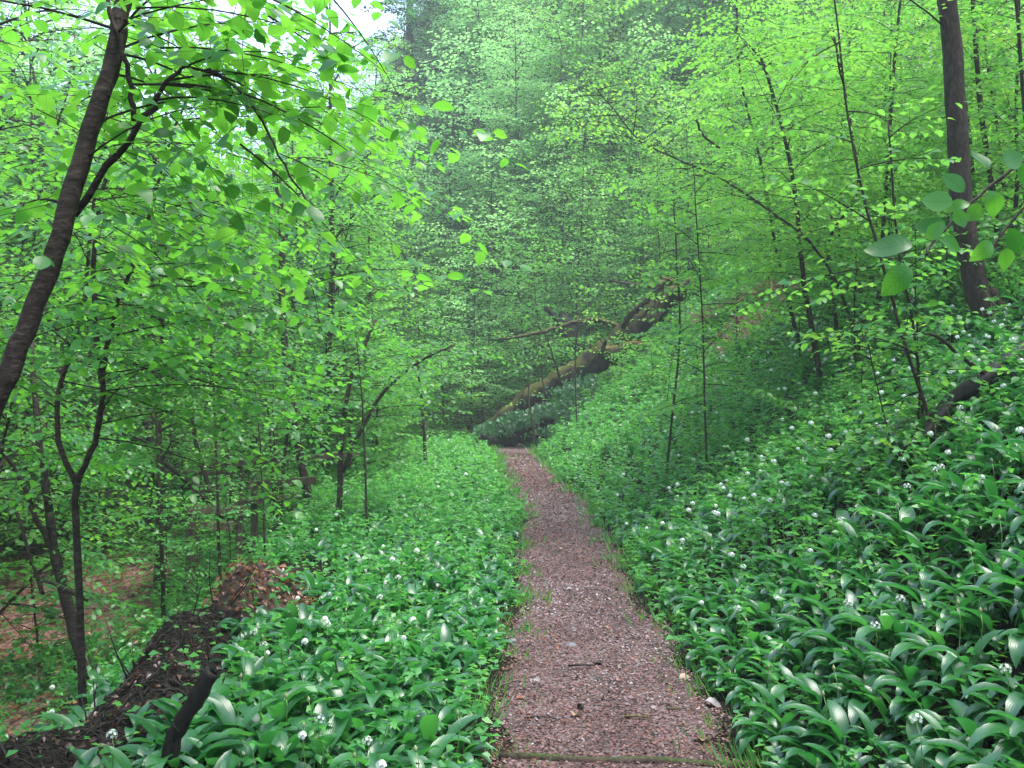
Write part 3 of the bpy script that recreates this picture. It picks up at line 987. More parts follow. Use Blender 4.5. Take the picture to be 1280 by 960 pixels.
def proto(k, label, cat, group, x, y, rz=0, sc=1.0):
    T, tm, mat, nm = k
    r = T.finish(nm, label, cat, group, tmpl=tm, leafmat=mat)
    r.location = (x, y, hz(x, y)); r.rotation_euler = (0, 0, rz); r.scale = (sc,) * 3
    return r


def scatter(kinds, spots, label, cat, group):
    used = {}
    lab0, grp0 = label, group
    hs = sorted(q[1] for q in spots)
    for (x, y, sc, k) in spots:
        k = k % len(kinds)
        if callable(lab0):
            label = lab0(x, y, sc, k)
            group = label
        rz = R.rand() * 6.283
        if k not in used:
            used[k] = proto(kinds[k], label, cat, group, x, y, rz, sc)
        else:
            copy_tree(used[k], (x, y, hz(x, y)), rz, sc, label, group, tilt=(R.normal(0, .05), R.normal(0, .05)))


def poisson(n, xr, yr, mind, ok, tries=4000, seed=1):
    Q = np.random.RandomState(seed)
    out = []
    for _ in range(tries):
        if len(out) >= n:
            break
        y = Q.uniform(*yr); x = Q.uniform(*xr)
        if not ok(x, y):
            continue
        if all((x - a) ** 2 + (y - b) ** 2 > mind ** 2 for a, b in out):
            out.append((x, y))
    return out


def infov(x, y, m=1.25):
    return abs(x) < y * .515 * m + 1.0


# ravine side understorey, mid distance
ks = [kind_sapling(6.5, .10, 66, 2.2, BEECH_M, M_BEECHF, "ravine_sapling", low=.07, sp=.06, tw=.11), kind_sapling(7.5, .10, 74, 2.3, BEECH_M, M_BEECHF, "ravine_sapling", low=.07, sp=.06, tw=.11),
      kind_sapling(4.5, .09, 54, 1.8, BEECH_M, M_BEECHF, "ravine_sapling", low=.06, sp=.055, tw=.11)]
sp_ = [(x, y, R.uniform(.8, 1.25), i) for i, (x, y) in enumerate(
    poisson(58, (-16, -1.5), (8.2, 28), 1.15, lambda x, y: infov(x, y) and x < path_x(y) - (2.6 + (y > 12) * .6) and not (-.36 * y < x < -.17 * y and y < 24) and not (y < 18 and x < -.36 * y and x > -.62 * y), seed=3))]
scatter(ks, sp_, lambda x, y, sc, k: "%s young beech %s in the thicket filling the ravine side" % (["bushy", "tall slim", "low spreading"][k] if sc < 1 else ["big bushy", "tallest slim", "broad low"][k], "just behind the bank" if y < 13 else "halfway back" if y < 20 else "far back"), "tree", "young beeches in the ravine thicket")
# taller trees of the ravine that close the view upwards
ks = [kind_big(8.5, 2.6, 26, .095, BEECH_F, M_BEECHF, "ravine_tree"), kind_big(10, 2.8, 28, .10, BEECH_F, M_BEECHF, "ravine_tree")]
sp_ = [(x, y, R.uniform(.85, 1.15), i) for i, (x, y) in enumerate(
    poisson(24, (-17, -3.2), (9, 30), 2.1, lambda x, y: infov(x, y) and x < path_x(y) - 3.4 and not (-.34 * y < x < -.19 * y and y < 24) and not (x > -.17 * y) and not (y < 13.5 and x > -.50 * y), seed=33))]
scatter(ks, sp_, lambda x, y, sc, k: "%s tall beech rising from the ravine floor, %s" % (["slighter", "larger"][k], "near the bank saplings" if y < 20 else "far up the ravine"), "tree", "tall beeches in the ravine")
# unseen trees added around the viewpoint, their high crowns shade the foreground


def kind_shade_canopy(h):
    T = Tree([0, 0, 0])
    a = T.stem([[0, 0, -.5], [.1, .1, h * .5], [0, .2, h]], [.2, .15, .04], sides=10, mat=M_BARKR)
    for i in range(34):
        t = .50 + .5 * i / 34
        A = i * 2.4; L = 4.2 * (1.15 - .6 * (t - .5) * 2) * R.uniform(.7, 1)
        p = a[int(t * (len(a) - 1))]
        q = T.spray(p, [math.sin(A), math.cos(A), .35], L, leaf=.10, tw=.22, sp=.12, r0=.03, droop=.15, tl=.4)
        for j in range(6):
            A2 = A + R.choice([-1, 1]) * R.uniform(.4, 1.1)
            T.spray(q[min(2 + j, 6)], [math.sin(A2), math.cos(A2), R.uniform(0, .4)], L * R.uniform(.3, .5), leaf=.10, tw=.2, sp=.11, r0=.01, droop=.2)
    return T, BEECH_X, M_BEECHF, "unseen_shade_tree"


ks = [kind_shade_canopy(13.0)]
scatter(ks, [(-4.8, -2.0, 1.0, 0), (4.6, -1.5, 1.0, 0), (3.0, -3.4, 1.0, 0), (-2.8, -4.6, 1.05, 0), (8.5, 2.2, 1.0, 0), (-7.5, -1.5, 1.05, 0), (7.6, 7.0, .8, 0)], "unseen tall beech added to shade the near end of the path", "tree", "unseen beeches added to shade the near end of the path")
# slope side, yellow-green
ks = [kind_sapling(5.5, .085, 56, 1.9, BEECH_M, M_YELLOW, "slope_thicket_tree", sp=.055, tw=.11), kind_sapling(7.5, .085, 64, 2.1, BEECH_M, M_YELLOW, "slope_thicket_tree", sp=.055, tw=.11)]
sp_ = [(x, y, R.uniform(.75, 1.2), i) for i, (x, y) in enumerate(
    poisson(44, (3, 18), (11, 34), 1.4, lambda x, y: infov(x, y) and x > path_x(y) + 5.2 and hz(x, y) > 3.2 and not (x / y < .25 and y < 29) and not (.425 < x / y < .49 and y < 16), seed=5))]
scatter(ks, sp_, lambda x, y, sc, k: "%s yellow-green young tree %s on the upper garlic slope" % (["low bushy", "tall airy"][k], "near the stout trunk" if y < 17 else "halfway along" if y < 25 else "above the fallen log"), "tree", "young trees on the upper slope")
# the other side of the ravine
ks = [kind_big(9, 3.0, 30, .12, BEECH_F, M_HILL, "far_bank_tree"), kind_big(10.5, 3.2, 32, .125, BEECH_F, M_BEECHF, "far_bank_tree")]
sp_ = [(x, y, R.uniform(1.15, 1.55), i) for i, (x, y) in enumerate(
    poisson(52, (-34, -9), (15, 46), 2.5, lambda x, y: infov(x, y, 1.2) and x < path_x(y) - 9.5 and x / y < -.2, seed=41))]
scatter(ks, sp_, lambda x, y, sc, k: "%s tree on the far bank of the ravine, %s" % (["pale green", "mid green"][k], "low down by the leaf litter" if x > -15 else "halfway up" if x > -21 else "high up"), "tree", "x")
ks = [kind_sapling(1.5, .075, 26, .75, BEECH_M, M_YELLOW, "slope_shrub", low=.08, sp=.05, tw=.09), kind_sapling(1.9, .08, 30, .8, BEECH_M, M_HERB, "slope_shrub", low=.08, sp=.05, tw=.09)]
sp_ = [(x, y, R.uniform(.7, 1.2), i) for i, (x, y) in enumerate(
    poisson(26, (1.8, 9), (7.0, 25), 1.05, lambda x, y: infov(x, y, 1.0) and x > path_x(y) + 2.2 and not (.42 < x / y < .5 and y < 10) and np.hypot(x - DIRT[0], y - DIRT[1]) > 2, seed=61))]
scatter(ks, sp_, lambda x, y, sc, k: "knee-high %s shrub among the garlic, %s on the slope" % (["yellow-green", "fresh green"][k], "near the stout trunk" if y < 11 else "below the bare soil patch" if y < 17 else "towards the fallen log"), "shrub", "x")
ks = [kind_sapling(2.3, .085, 34, 1.1, BEECH_M, M_BEECHF, "ravine_shrub", low=.06, sp=.055, tw=.10), kind_sapling(2.8, .085, 36, 1.2, BEECH_M, M_HERB, "ravine_shrub", low=.06, sp=.055, tw=.10)]
sp_ = [(x, y, R.uniform(.75, 1.2), i) for i, (x, y) in enumerate(
    poisson(30, (-12, -2.5), (9.5, 25), 1.15, lambda x, y: infov(x, y, 1.0) and x < path_x(y) - 3.6 and np.hypot((x - LIT[0]) / 1.7, (y - LIT[1]) / 2.3) > 1.1 and not (-.36 * y < x < -.24 * y and y < 16), seed=71))]
sp_ += [(P(245, 600, 11.6)[0], 11.6, .62, 0), (P(292, 600, 12.2)[0], 12.2, .6, 1), (P(352, 600, 13.2)[0], 13.2, .6, 0), (P(205, 600, 12.0)[0], 12.0, .75, 1)]
scatter(ks, sp_, lambda x, y, sc, k: "low %s shrub on the ravine floor, %s" % (["beech-leaved", "soft green"][k], "close to the bare leaf litter" if y < 13 else "by the old timbers" if y < 19 else "far up the ravine"), "shrub", "x")
# layered dark-to-bright sprays around the end of the path
ks = [kind_sapling(6, .11, 60, 2.7, BEECH_F, M_BEECHF, "dell_tree", droop=.15, sp=.075, tw=.14), kind_sapling(4.2, .105, 52, 2.2, BEECH_F, M_BEECHF, "dell_tree", low=.05, sp=.075, tw=.14)]
sp_ = [(x, y, R.uniform(.8, 1.35), i) for i, (x, y) in enumerate(
    poisson(46, (-13, 10), (29.5, 41), 1.6, lambda x, y: infov(x, y) and abs(x - path_x(y)) > .9 * (y < 31), seed=8))]
scatter(ks, sp_, lambda x, y, sc, k: "%s layered tree %s in the dell where the path ends" % (["spreading", "low shrubby"][k], "beyond the ravine" if x < -5 else "behind the path bend" if x < 0 else "behind the fallen log"), "tree", "layered trees at the end of the path")
ks = [kind_sapling(4.2, .10, 46, 2.3, BEECH_F, M_HILL, "bright_spray_tree", low=.30, sp=.07, tw=.13, droop=.12)]  # raised leaf colour makes up for the shade in the dell
sp_ = [(P(px_, 400, d)[0], d, sc, 0) for px_, d, sc in ((590, 31, 1.3), (660, 33, 1.5), (735, 32.5, 1.2), (555, 29.5, 1.1), (700, 36, 1.6), (800, 33, 1.0), (620, 37, 1.7), (680, 42, 2.2), (600, 44, 2.4), (760, 42, 2.2), (820, 38, 1.6), (560, 40, 1.9))]
scatter(ks, sp_, lambda x, y, sc, k: "pale bright-leaved young tree with flat layered sprays, %s" % ("by the path bend" if x < 0 else "just behind the fallen log" if y < 33.5 else "deeper in the dell"), "tree", "x")
# far hillside
ks = [kind_big(9, 3.2, 32, .14, BEECH_X, M_HILL, "hillside_tree"), kind_big(11, 3.6, 36, .145, BEECH_X, M_HILL, "hillside_tree"),
      kind_big(7.5, 3.0, 30, .135, BEECH_X, M_HILL, "hillside_tree"), kind_big(8.5, 3.0, 30, .135, BEECH_X, M_YELLOW, "hillside_tree")]
sp_ = [(x, y, R.uniform(.75, 1.2), int(R.randint(4))) for (x, y) in
       poisson(170, (-34, 36), (39, 80), 2.3, lambda x, y: infov(x, y, 1.15) and not (x < -6 and y > 62) and not (-.175 < x / y < -.066 and y > 45), seed=11)]
scatter(ks, sp_, lambda x, y, sc, k: "%s broadleaf tree %s on the misty far hillside, %s" % (["round", "tall", "small", "yellow-green"][k], "low down" if y < 50 else "halfway up" if y < 63 else "high up", "above the ravine" if x < -6 else "above the fallen log" if x < 8 else "above the garlic slope"), "tree", "hazy trees covering the far hillside")
# the dark spruce
for k, (px_, d) in enumerate([(512, 52)]):
    T = kind_spruce(26)
    p = P(px_, 200, d)
    r = T.finish("spruce", "dark bluish spruce beside the bright gap in the hillside trees", "tree", tmpl=BEECH_X, leafmat=M_NEEDLE)
    r.location = (p[0], d, P(px_, 215, d)[2] - 2); 
    r.location[2] = hz(p[0], d) - .2


# ------------------------------------------------------------------ fallen log in the dell
def log_scene():
    base = P(622, 534, 27.5)
    root = thing("fallen_tree", "thick mossy fallen tree trunk lying up the slope across the end of the path", "fallen tree", loc=base)
    def part(name, pts, rad, mat, par=root, sides=12, rough=.25):
        T = Tree(base)
        pp = T.stem(pts, rad, jit=.012, sub=9)
        rr_ = T.stems[0][2] * (1 + .10 * np.sin(np.arange(len(pp)) * .9 + R.rand() * 6) + R.normal(0, .05, len(pp)))
        a = Acc(); a.tube(pp, rr_, sides + 4, 0, rough=rough)
        return put(name, a.mesh(name, [mat], origin=base), par)
    D = 27.5
    tr = part("trunk", [P(604, 546, D), P(650, 505, D), P(700, 476, D), P(760, 440, D), P(800, 402, D - .2), P(838, 372, D - .3), P(868, 352, D - .5)],
              [.16, .24, .31, .36, .33, .26, .16], M_LOG, sides=18)
    part("branch", [P(812, 402, D - .7), P(822, 385, D - .9), P(826, 358, D - 1), P(836, 352, D - 1), P(848, 354, D - 1)], [.16, .13, .12, .11, .06], M_ORANGE, sides=9)
    part("branch", [P(778, 408, D - .5), P(790, 392, D - .8), P(808, 375, D - .9), P(824, 364, D - 1)], [.10, .09, .09, .1], M_LOG, sides=8)
    part("branch", [P(824, 362, D - 1), P(806, 357, D - .8), P(780, 354, D - .6), P(762, 350, D - .5)], [.05, .045, .04, .03], M_BARK, sides=6)
    part("branch", [P(760, 440, D - .4), P(772, 438, D - .8), P(790, 432, D - 1), P(806, 430, D - 1.1)], [.16, .14, .12, .08], M_ORANGE, sides=8)
    part("branch", [P(790, 418, D), P(762, 404, D + .3), P(732, 400, D + .4), P(690, 412, D + .3), P(655, 420, D), P(622, 424, D)], [.10, .08, .07, .055, .045, .03], M_LOG, sides=7)
    part("branch", [P(742, 452, D - .3), P(752, 440, D - .6), P(758, 424, D - .8)], [.10, .08, .04], M_LOG, sides=10)
    part("root_mass", [P(594, 566, D - .6), P(608, 556, D - .4), P(636, 545, D - .3), P(672, 528, D - .1), P(700, 510, D)], [.12, .26, .34, .30, .12], M_DARKWOOD, sides=12, rough=.6)
    for (x0, y0, dx, dy, L_, w_) in [(700, 470, -30, -70, 1, .03), (735, 452, 10, -60, 1, .02), (760, 436, -40, -40, 1, .02), (680, 485, -10, -50, 1, .015), (790, 410, 30, -50, 1, .02), (650, 505, 20, -60, 1, .02), (812, 398, 40, 6, 1, .03)]:
        part("twig", [P(x0, y0, D - .3), P(x0 + dx * .5, y0 + dy * .6, D - .4), P(x0 + dx, y0 + dy, D - .5)], [w_, w_ * .7, w_ * .3], M_BARK, sides=2)
    T = Tree(base)
    for (x, y, q) in ((700, 470, -.6), (735, 445, -.7), (760, 430, -.7), (775, 415, -.8), (690, 425, -.2), (650, 430, 0), (800, 395, -1.0), (720, 400, -.2), (670, 500, -.7), (640, 515, -.8), (825, 372, -1.3)):
        for j in range(2):
            T.spray(P(x + R.normal(0, 8), y + R.normal(0, 8), D + q), [R.uniform(-1, 1), R.uniform(-.8, 0), R.uniform(0, .7)], R.uniform(.4, .8), leaf=.10, tw=.12, sp=.07, r0=.006)
    T.finish("young_leafy_shoots", "small bright leafy shoots sprouting along the mossy fallen trunk", "shoots", tmpl=BEECH_F, leafmat=M_YELLOW)
    # stump behind
    b2 = P(716, 470, 31); b2[2] = hz(b2[0], b2[1])
    root2 = thing("dark_stump", "dark broken tree stump standing behind the mossy fallen trunk", "stump", loc=b2)
    T = Tree(b2); pp = T.stem([b2 - [0, 0, .3], P(716, 450, 31), P(708, 410, 31), P(700, 392, 31)], [.42, .34, .28, .14])
    a = Acc(); a.tube(pp, T.stems[0][2], 10, 0, rough=.3)
    put("trunk", a.mesh("trunk", [M_DARKWOOD], origin=b2), root2)
    T = Tree(b2); pp = T.stem([P(712, 440, 31), P(700, 405, 30.8), P(682, 385, 30.6)], [.16, .12, .06])
    a = Acc(); a.tube(pp, T.stems[0][2], 8, 0, rough=.3)
    put("limb", a.mesh("limb", [M_DARKWOOD], origin=b2), root2)
    # dead thin poles
    for (L, d, lab, m) in [([(662, 455), (661, 500), (666, 530)], 25, "dead stick standing against the fallen trunk", M_BARKR),
                           ([(724, 395), (719, 440), (721, 530)], 24, "thin living stem in front of the fallen trunk", M_BARK)]:
        g = P(*L[-1], d)
        r3 = thing("thin_pole", lab, "stick", loc=g)
        T = Tree(g)
        pts = [P(x, y, d) for x, y in L]; pts.append(ground_to(pts))
        pp = T.stem(pts, .018)
        a = Acc(); a.tube(pp, T.stems[0][2], 6, 0)
        put("stem", a.mesh("stem", [m], origin=g), r3)


log_scene()


def right_log():
    L = [(1300, 420), (1265, 448), (1235, 470), (1205, 490), (1180, 508), (1155, 545), (1120, 575)]
    pts = []
    for x, y in L:
        q = at(x, y + 34); pts.append(q + np.array([0, -.05, .22]))
    base = pts[-1]
    root = thing("fallen_branch", "dark curved fallen branch lying down the garlic slope below the stout trunk", "branch", loc=base)
    T = Tree(base); pp = T.stem(pts, [.078, .078, .074, .07, .065, .05, .025], jit=.004)
    a = Acc(); a.tube(pp, T.stems[0][2], 10, 0, rough=.2)
    put("limb", a.mesh("limb", [M_DARKWOOD], origin=base), root)
    T = Tree(base); q = pts[4]
    pp = T.stem([q, P(1150, 430, q[1] - .1), P(1172, 418, q[1] - .2)][::1] if False else [P(1232, 468, pts[2][1] - .05), P(1200, 445, pts[2][1] - .2), P(1170, 420, pts[2][1] - .4), P(1140, 418, pts[2][1] - .5)], [.018, .015, .012, .006])
    a = Acc(); a.tube(pp, T.stems[0][2], 6, 0)
    put("twig", a.mesh("twig", [M_BARK], origin=base), root)
    # dead twigs lying on the slope higher up
    for (x0, y0, x1, y1, lab) in [(1060, 425, 1130, 400, "dark dead branch half buried in leaves high on the slope"), (940, 498, 1000, 475, "dead branch by the dark hollow under the herbs"),
                                  (1240, 330, 1290, 300, "earthy root edge at the top of the slope")]:
        a0, a1 = at(x0, y0), at(x1, y1)
        o = Acc(); mid = (a0 + a1) / 2 + [0, 0, .12]
        o.tube([a0, mid, a1 + [0, 0, .05]], [.05, .06, .03], 8, 0, rough=.3)
        tag(put("dead_branch", o.mesh("dead_branch", [M_DARKWOOD], origin=a0), loc=a0), lab, "branch")


right_log()


# ------------------------------------------------------------------ bank: soil, roots, mound, stick, timber steps
def bank():
    # leaf mound
    c = at(318, 740)
    base = c.copy()
    root = thing("leaf_mound", "rusty brown heap of dead leaves on the bank at the foot of the crooked stems", "leaf heap", loc=base)
    a = Acc()
    nr, na = 12, 26
    vs = []
    for i in range(nr):
        r = i / (nr - 1)
        for j in range(na):
            th = j / na * 6.283
            x = c[0] - .12 + r * .66 * math.cos(th); y = c[1] + .1 + r * .7 * math.sin(th)
            z = hz(x, y) + .21 * (1 - r ** 2) * (1 + .3 * math.sin(th * 3)) - .03 + R.uniform(-.02, .02)
            vs.append((x, y, z))
    i = np.arange(nr - 1)[:, None] * na; j = np.arange(na)[None]; jn = (j + 1) % na
    f = np.stack([i + j, i + jn, i + na + jn, i + na + j], -1)[..., ::-1].reshape(-1)
    a.add(vs, f, [4] * ((nr - 1) * na))
    put("soil", a.mesh("soil", [bark_mat("mound soil", (.02, .013, .01), (.04, .026, .018), (.08, .05, .03))], origin=base), root)
    DL = leafmesh(leaf_tmpl([(0, 0), (.2, .28), (.5, .36), (.8, .2), (1, 0)], droop=.5, fold=.5), M_LITTER, 5)
    vs = np.array(vs)
    a = Acc()
    for k in range(1500):
        q = vs[min(int((R.rand() ** .5) * nr), nr - 1) * na + R.randint(na)] + R.normal(0, .035, 3) * [1, 1, .3] + [0, 0, .02]
        th = R.rand() * 6.28
        ax = nrm(np.array([math.cos(th), math.sin(th), R.uniform(-.4, .5)])); nn = nrm(np.array([R.normal(0, .8), R.normal(-.2, .8), 1]))
        s_ = R.uniform(.03, .06)
        if k < 260:
            sd_ = nrm(np.cross(ax, nn)); nz = np.cross(sd_, ax)
            o = put("leaf", DL[int(R.randint(5))], root)
            o.matrix_basis = Matrix.Translation(Vector(q + [0, 0, .02] - base)) @ Matrix(((sd_[0], ax[0], nz[0], 0), (sd_[1], ax[1], nz[1], 0), (sd_[2], ax[2], nz[2], 0), (0, 0, 0, 1))) @ Matrix.Diagonal((s_, s_, s_, 1))
        else:
            a.leaves(q[None], ax[None], nn[None], s_, leaf_tmpl([(0, 0), (.4, .34), (1, 0)], droop=.5, fold=.5), 0)
    put("leaf_litter", a.mesh("leaf_litter", [M_LITTER], origin=base), root, kind="stuff")

    # eroded bank: fibrous roots and clods
    a = Acc()
    for k in range(1300):
        y = R.uniform(3.2, 9.0)
        v = edge_v(y) + R.normal(-.1, .25)
        x = float(path_x(y) - path_half(y) - v)
        z = hz(x, y)
        L = R.uniform(.08, .4)
        d = np.array([-R.uniform(.1, .8), R.normal(-.2, .6), 0])
        pts = []
        for q in range(5):
            xx, yy = x + d[0] * L * q / 4, y + d[1] * L * q / 4
            pts.append((xx, yy, hz(xx, yy) + R.uniform(.005, .05)))
        a.tube(pts, np.linspace(R.uniform(.002, .007), .0012, 5), 4, 0, cap=False)
    put("roots", a.mesh("roots", [M_DARKWOOD]), kind="stuff")
    a = Acc()
    K = 1700
    yy = R.uniform(3.6, 9.6, K); vv = edge_v(yy) - .12 + R.normal(0, .28, K)
    xx = path_x(yy) - path_half(yy) - vv
    th = R.rand(K) * 6.28
    rn = np.clip(R.normal(.0, .15, K) + .35 * (yy > 7.6), 0, 1)
    a.leaves(np.stack([xx, yy, hgt(xx, yy) + R.uniform(.004, .05, K)], -1), np.stack([np.cos(th), np.sin(th), R.uniform(-.4, .5, K)], -1),
             np.stack([R.normal(0, .6, K), R.normal(0, .6, K), np.ones(K)], -1), R.uniform(.015, .045, K), leaf_tmpl([(0, 0), (.4, .34), (1, 0)], droop=.5, fold=.5), 0, rn)
    put("leaf_litter", a.mesh("leaf_litter", [M_LITTER]), kind="stuff")
    for k in range(16):
        y = R.uniform(4.3, 9); x = float(path_x(y) - path_half(y) - edge_v(y) + R.normal(.1, .2)); z = hz(x, y)
        H = R.uniform(.15, .5)
        b = np.array([x, y, z])
        d = np.array([R.normal(0, .4), R.normal(0, .2), 1])
        q = Acc(); q.tube([b * 0 - d * .03, d * H * .5 + [R.normal(0, .02), 0, 0], d * H], [.006, .004, .0015], 5, 0)
        m_ = d * H * .5
        q.tube([m_, m_ + [R.normal(0, .1), 0, .12]], [.003, .001], 4, 0)
        tag(put("dead_twig", q.mesh("dead_twig", [M_DARKWOOD]), loc=b), "thin dead stem sticking up from the dark bare soil of the bank", "twig", "dead stems on the bare bank")
    a = Acc()
    for k in range(520):
        y = R.uniform(3.2, 9.0); v = edge_v(y) + R.normal(-.1, .22); x = float(path_x(y) - path_half(y) - v); z = hz(x, y)
        r = R.uniform(.01, .035)
        a.tube([(x, y, z - r), (x + R.normal(0, r * .3), y, z), (x, y + R.normal(0, r * .3), z + r * .8)], [r * 1.1, r * 1.2, r * .4], 6, 0, rough=.6)
    put("soil_clods", a.mesh("soil_clods", [bark_mat("bank soil", (.006, .004, .003), (.013, .009, .006), (.026, .017, .011))], smooth=False), kind="stuff")

    # cut dark branch sticking up out of the garlic
    b = P(205, 965, 4.15); b[2] = hz(b[0], b[1]) - .1
    base = b
    root = thing("broken_branch", "dark wet broken branch stub sticking up out of the garlic at the bank edge", "branch", loc=base)
    T = Tree(base); pp = T.stem([b, P(214, 935, 4.15), P(238, 885, 4.15), P(266, 838, 4.15)], [.034, .034, .035, .036], jit=.002, sub=7)
    a = Acc(); a.tube(pp, T.stems[0][2], 14, 0, rough=.35)
    for q_ in range(9):
        o_ = np.array([R.normal(0, .014), R.normal(0, .014), 0]); a.tube([pp[-1] + o_ - [0.01, 0, .02], pp[-1] + o_ * 1.1 + [.012, 0, R.uniform(.008, .04)]], [.010, .002], 4, 0)
    put("stub", a.mesh("stub", [M_DARKWOOD], origin=base), root)
    a = Acc(); a.tube([P(214, 935, 4.15), P(222, 915, 4.1), P(216, 905, 4.08)], [.012, .01, .004], 6, 0)
    put("snag", a.mesh("snag", [M_DARKWOOD], origin=base), root)

    # old timber terraces in the ravine
    def timber(root, p0, p1, h, th, name, base):
        p0, p1 = np.array(p0), np.array(p1)
        d = nrm(p1 - p0); s_ = nrm(np.cross(d, UP)); u_ = np.cross(s_, d)
        c8 = []
        for q in (p0, p1):
            for (i_, j_) in ((-1, -1), (1, -1), (1, 1), (-1, 1)):
                c8.append(q + s_ * i_ * th / 2 + u_ * j_ * h / 2 + R.normal(0, .006, 3))
        a = Acc(); a.add(c8, [0, 1, 2, 3, 7, 6, 5, 4, 0, 4, 5, 1, 1, 5, 6, 2, 2, 6, 7, 3, 3, 7, 4, 0], [4] * 6)
        o = put(name, a.mesh(name, [M_PALEWOOD], origin=base, smooth=False), root)
        bv = o.modifiers.new("bevel", 'BEVEL'); bv.width = .012; bv.segments = 2
    for (rows, posts, D, lab) in [([((234, 636), (306, 638), 15), ((236, 656), (292, 658), 15)], [(237, 626, 668), (300, 630, 664)], 13.5, "low weathered timber box of boards down in the ravine"),
                                  ([((245, 612), (395, 600), 12), ((290, 630), (375, 618), 10)], [(246, 596, 640), (318, 596, 640)], 14.5, "middle row of old wooden rails with posts across the ravine"),
                                  ([((200, 590), (290, 592), 8), ((262, 582), (450, 566), 9)], [(300, 575, 610), (380, 565, 600)], 16, "uppermost row of old wooden rails crossing the ravine behind the saplings")]:
        base = P(rows[0][0][0], rows[0][0][1], D)
        root = thing("timber_railing", lab, "railing", loc=base)
        for ((x0, y0), (x1, y1), hh) in rows:
            timber(root, P(x0, y0, D - .05), P(x1, y1, D - .05 + R.uniform(-.3, .3)), hh * D / FPX * .75, .10, "rail", base)
        for (x, y0, y1) in posts:
            q = P(x, y1, D + .08)
            timber(root, P(x, y0 + 4, D + .08), (q[0], q[1], min(q[2], hz(q[0], q[1]) + .3) - .2), .09, .09, "post", base)

    # step at the near end of the path
    y0 = 4.37
    base = (path_x(y0), y0, hz(path_x(y0), y0))
    a = Acc()
    xs = np.linspace(-.52, .60, 12)
    a.tube([(path_x(y0) + x, y0 - .10 * x + .01 * math.sin(x * 9), hz(path_x(y0) + x, y0) + .012 + .004 * math.sin(x * 14)) for x in xs], .022, 10, 0, rough=.15)
    tag(put("path_step", a.mesh("path_step", [M_BARKR], origin=base), loc=base), "worn grey timber edge laid flat across the near end of the path", "step")

    # things lying on the path
    labs = ["pale curled dead leaf lying near the grass edge of the path", "whitish flat leaf lying on the path middle", "dark folded dead leaf on the mulch of the path"]
    for k, (x, y, s_, c_) in enumerate([(862, 852, .09, 2), (880, 884, .10, 3), (878, 934, .10, 2), (717, 902, .08, 2), (667, 855, .08, 3), (730, 890, .06, 0), (838, 888, .07, 0), (787, 830, .05, 1), (752, 853, .06, 0),
                                        (742, 835, .07, 0), (905, 800, .05, 1), (700, 815, .05, 1), (760, 790, .06, 2), (690, 770, .05, 0), (715, 740, .06, 3), (790, 765, .05, 1), (670, 700, .07, 1), (700, 690, .08, 2), (645, 880, .06, 1), (815, 925, .05, 3)]):
        p = at(x, y) + [0, 0, .028]
        a = Acc()
        th = R.rand() * 6.28
        a.leaves([p * 0], [[math.cos(th), math.sin(th), .1]], [[R.normal(0, .2), -.1, 1]], s_, leaf_tmpl([(0, 0), (.2, .26), (.5, .36), (.8, .22), (1, 0)], droop=.6, fold=.7), 0, np.array([[.05, .45, 1, .9][c_]]))
        col = [(.03, .02, .018), (.22, .07, .04), (.30, .20, .13), (.26, .22, .22)][c_]
        m = leaf_mat("dead leaf", [(0, tuple(q * .8 for q in col)), (1, col)], [(0, col), (1, col)], rough=.5, trans=.15)
        lab = ["small black-brown dead leaf on the bark mulch of the path", "small reddish dead leaf on the bark mulch of the path", "tan curled dead leaf on the bark mulch of the path", "pale whitish dead leaf on the bark mulch of the path"][c_]
        tag(put("fallen_leaf", a.mesh("fallen_leaf", [m]), loc=p), lab, "dead leaf", "%s dead leaves on the path" % ["black-brown", "reddish", "tan", "whitish"][c_])
    for k, (x, y, dx, lab) in enumerate([(780, 903, 34, "short red-brown twig lying across the near part of the path"), (710, 838, 34, "black twig lying on the path in front of a flat grey stone"), (655, 905, 46, "dark crooked twig by the grass tuft at the path edge"),
                                         (833, 893, 24, "pale twig among the mulch near the garlic edge of the path")]):
        p = at(x, y); L = dx / FPX * p[1]
        a = Acc()
        b = p + [0, 0, .028]
        a.tube([b * 0, [L * .5, R.uniform(-.03, .03), .008], [L, R.uniform(-.06, .06), .0]], [.007, .006, .003], 6, 0, rough=.3)
        tag(put("twig", a.mesh("twig", [[M_ORANGE, M_DARKWOOD, M_DARKWOOD, M_PALEWOOD][k]]), loc=b), lab, "twig")
    # few stones
    for k, (x, y, r, lab) in enumerate([(712, 812, .055, "flat grey stone set in the middle of the path"), (640, 805, .04, "small pale stone at the ravine edge of the path"), (900, 808, .035, "little dark stone by the garlic edge of the path")]):
        p = at(x, y)
        a = Acc(); a.tube([(0, 0, 0), (r * .05, 0, r * .3), (0, 0, r * .5)], [r, r * .95, r * .5], 9, 0, rough=.25)
        tag(put("stone", a.mesh("stone", [bark_mat("grey stone", (.07, .065, .07), (.12, .11, .12), (.18, .17, .18))]), loc=p + [0, 0, .012]), lab, "stone")


bank()

# ------------------------------------------------------------------ ground plants
# wild garlic leaf: narrow petiole that widens to a lance shaped blade and arches over


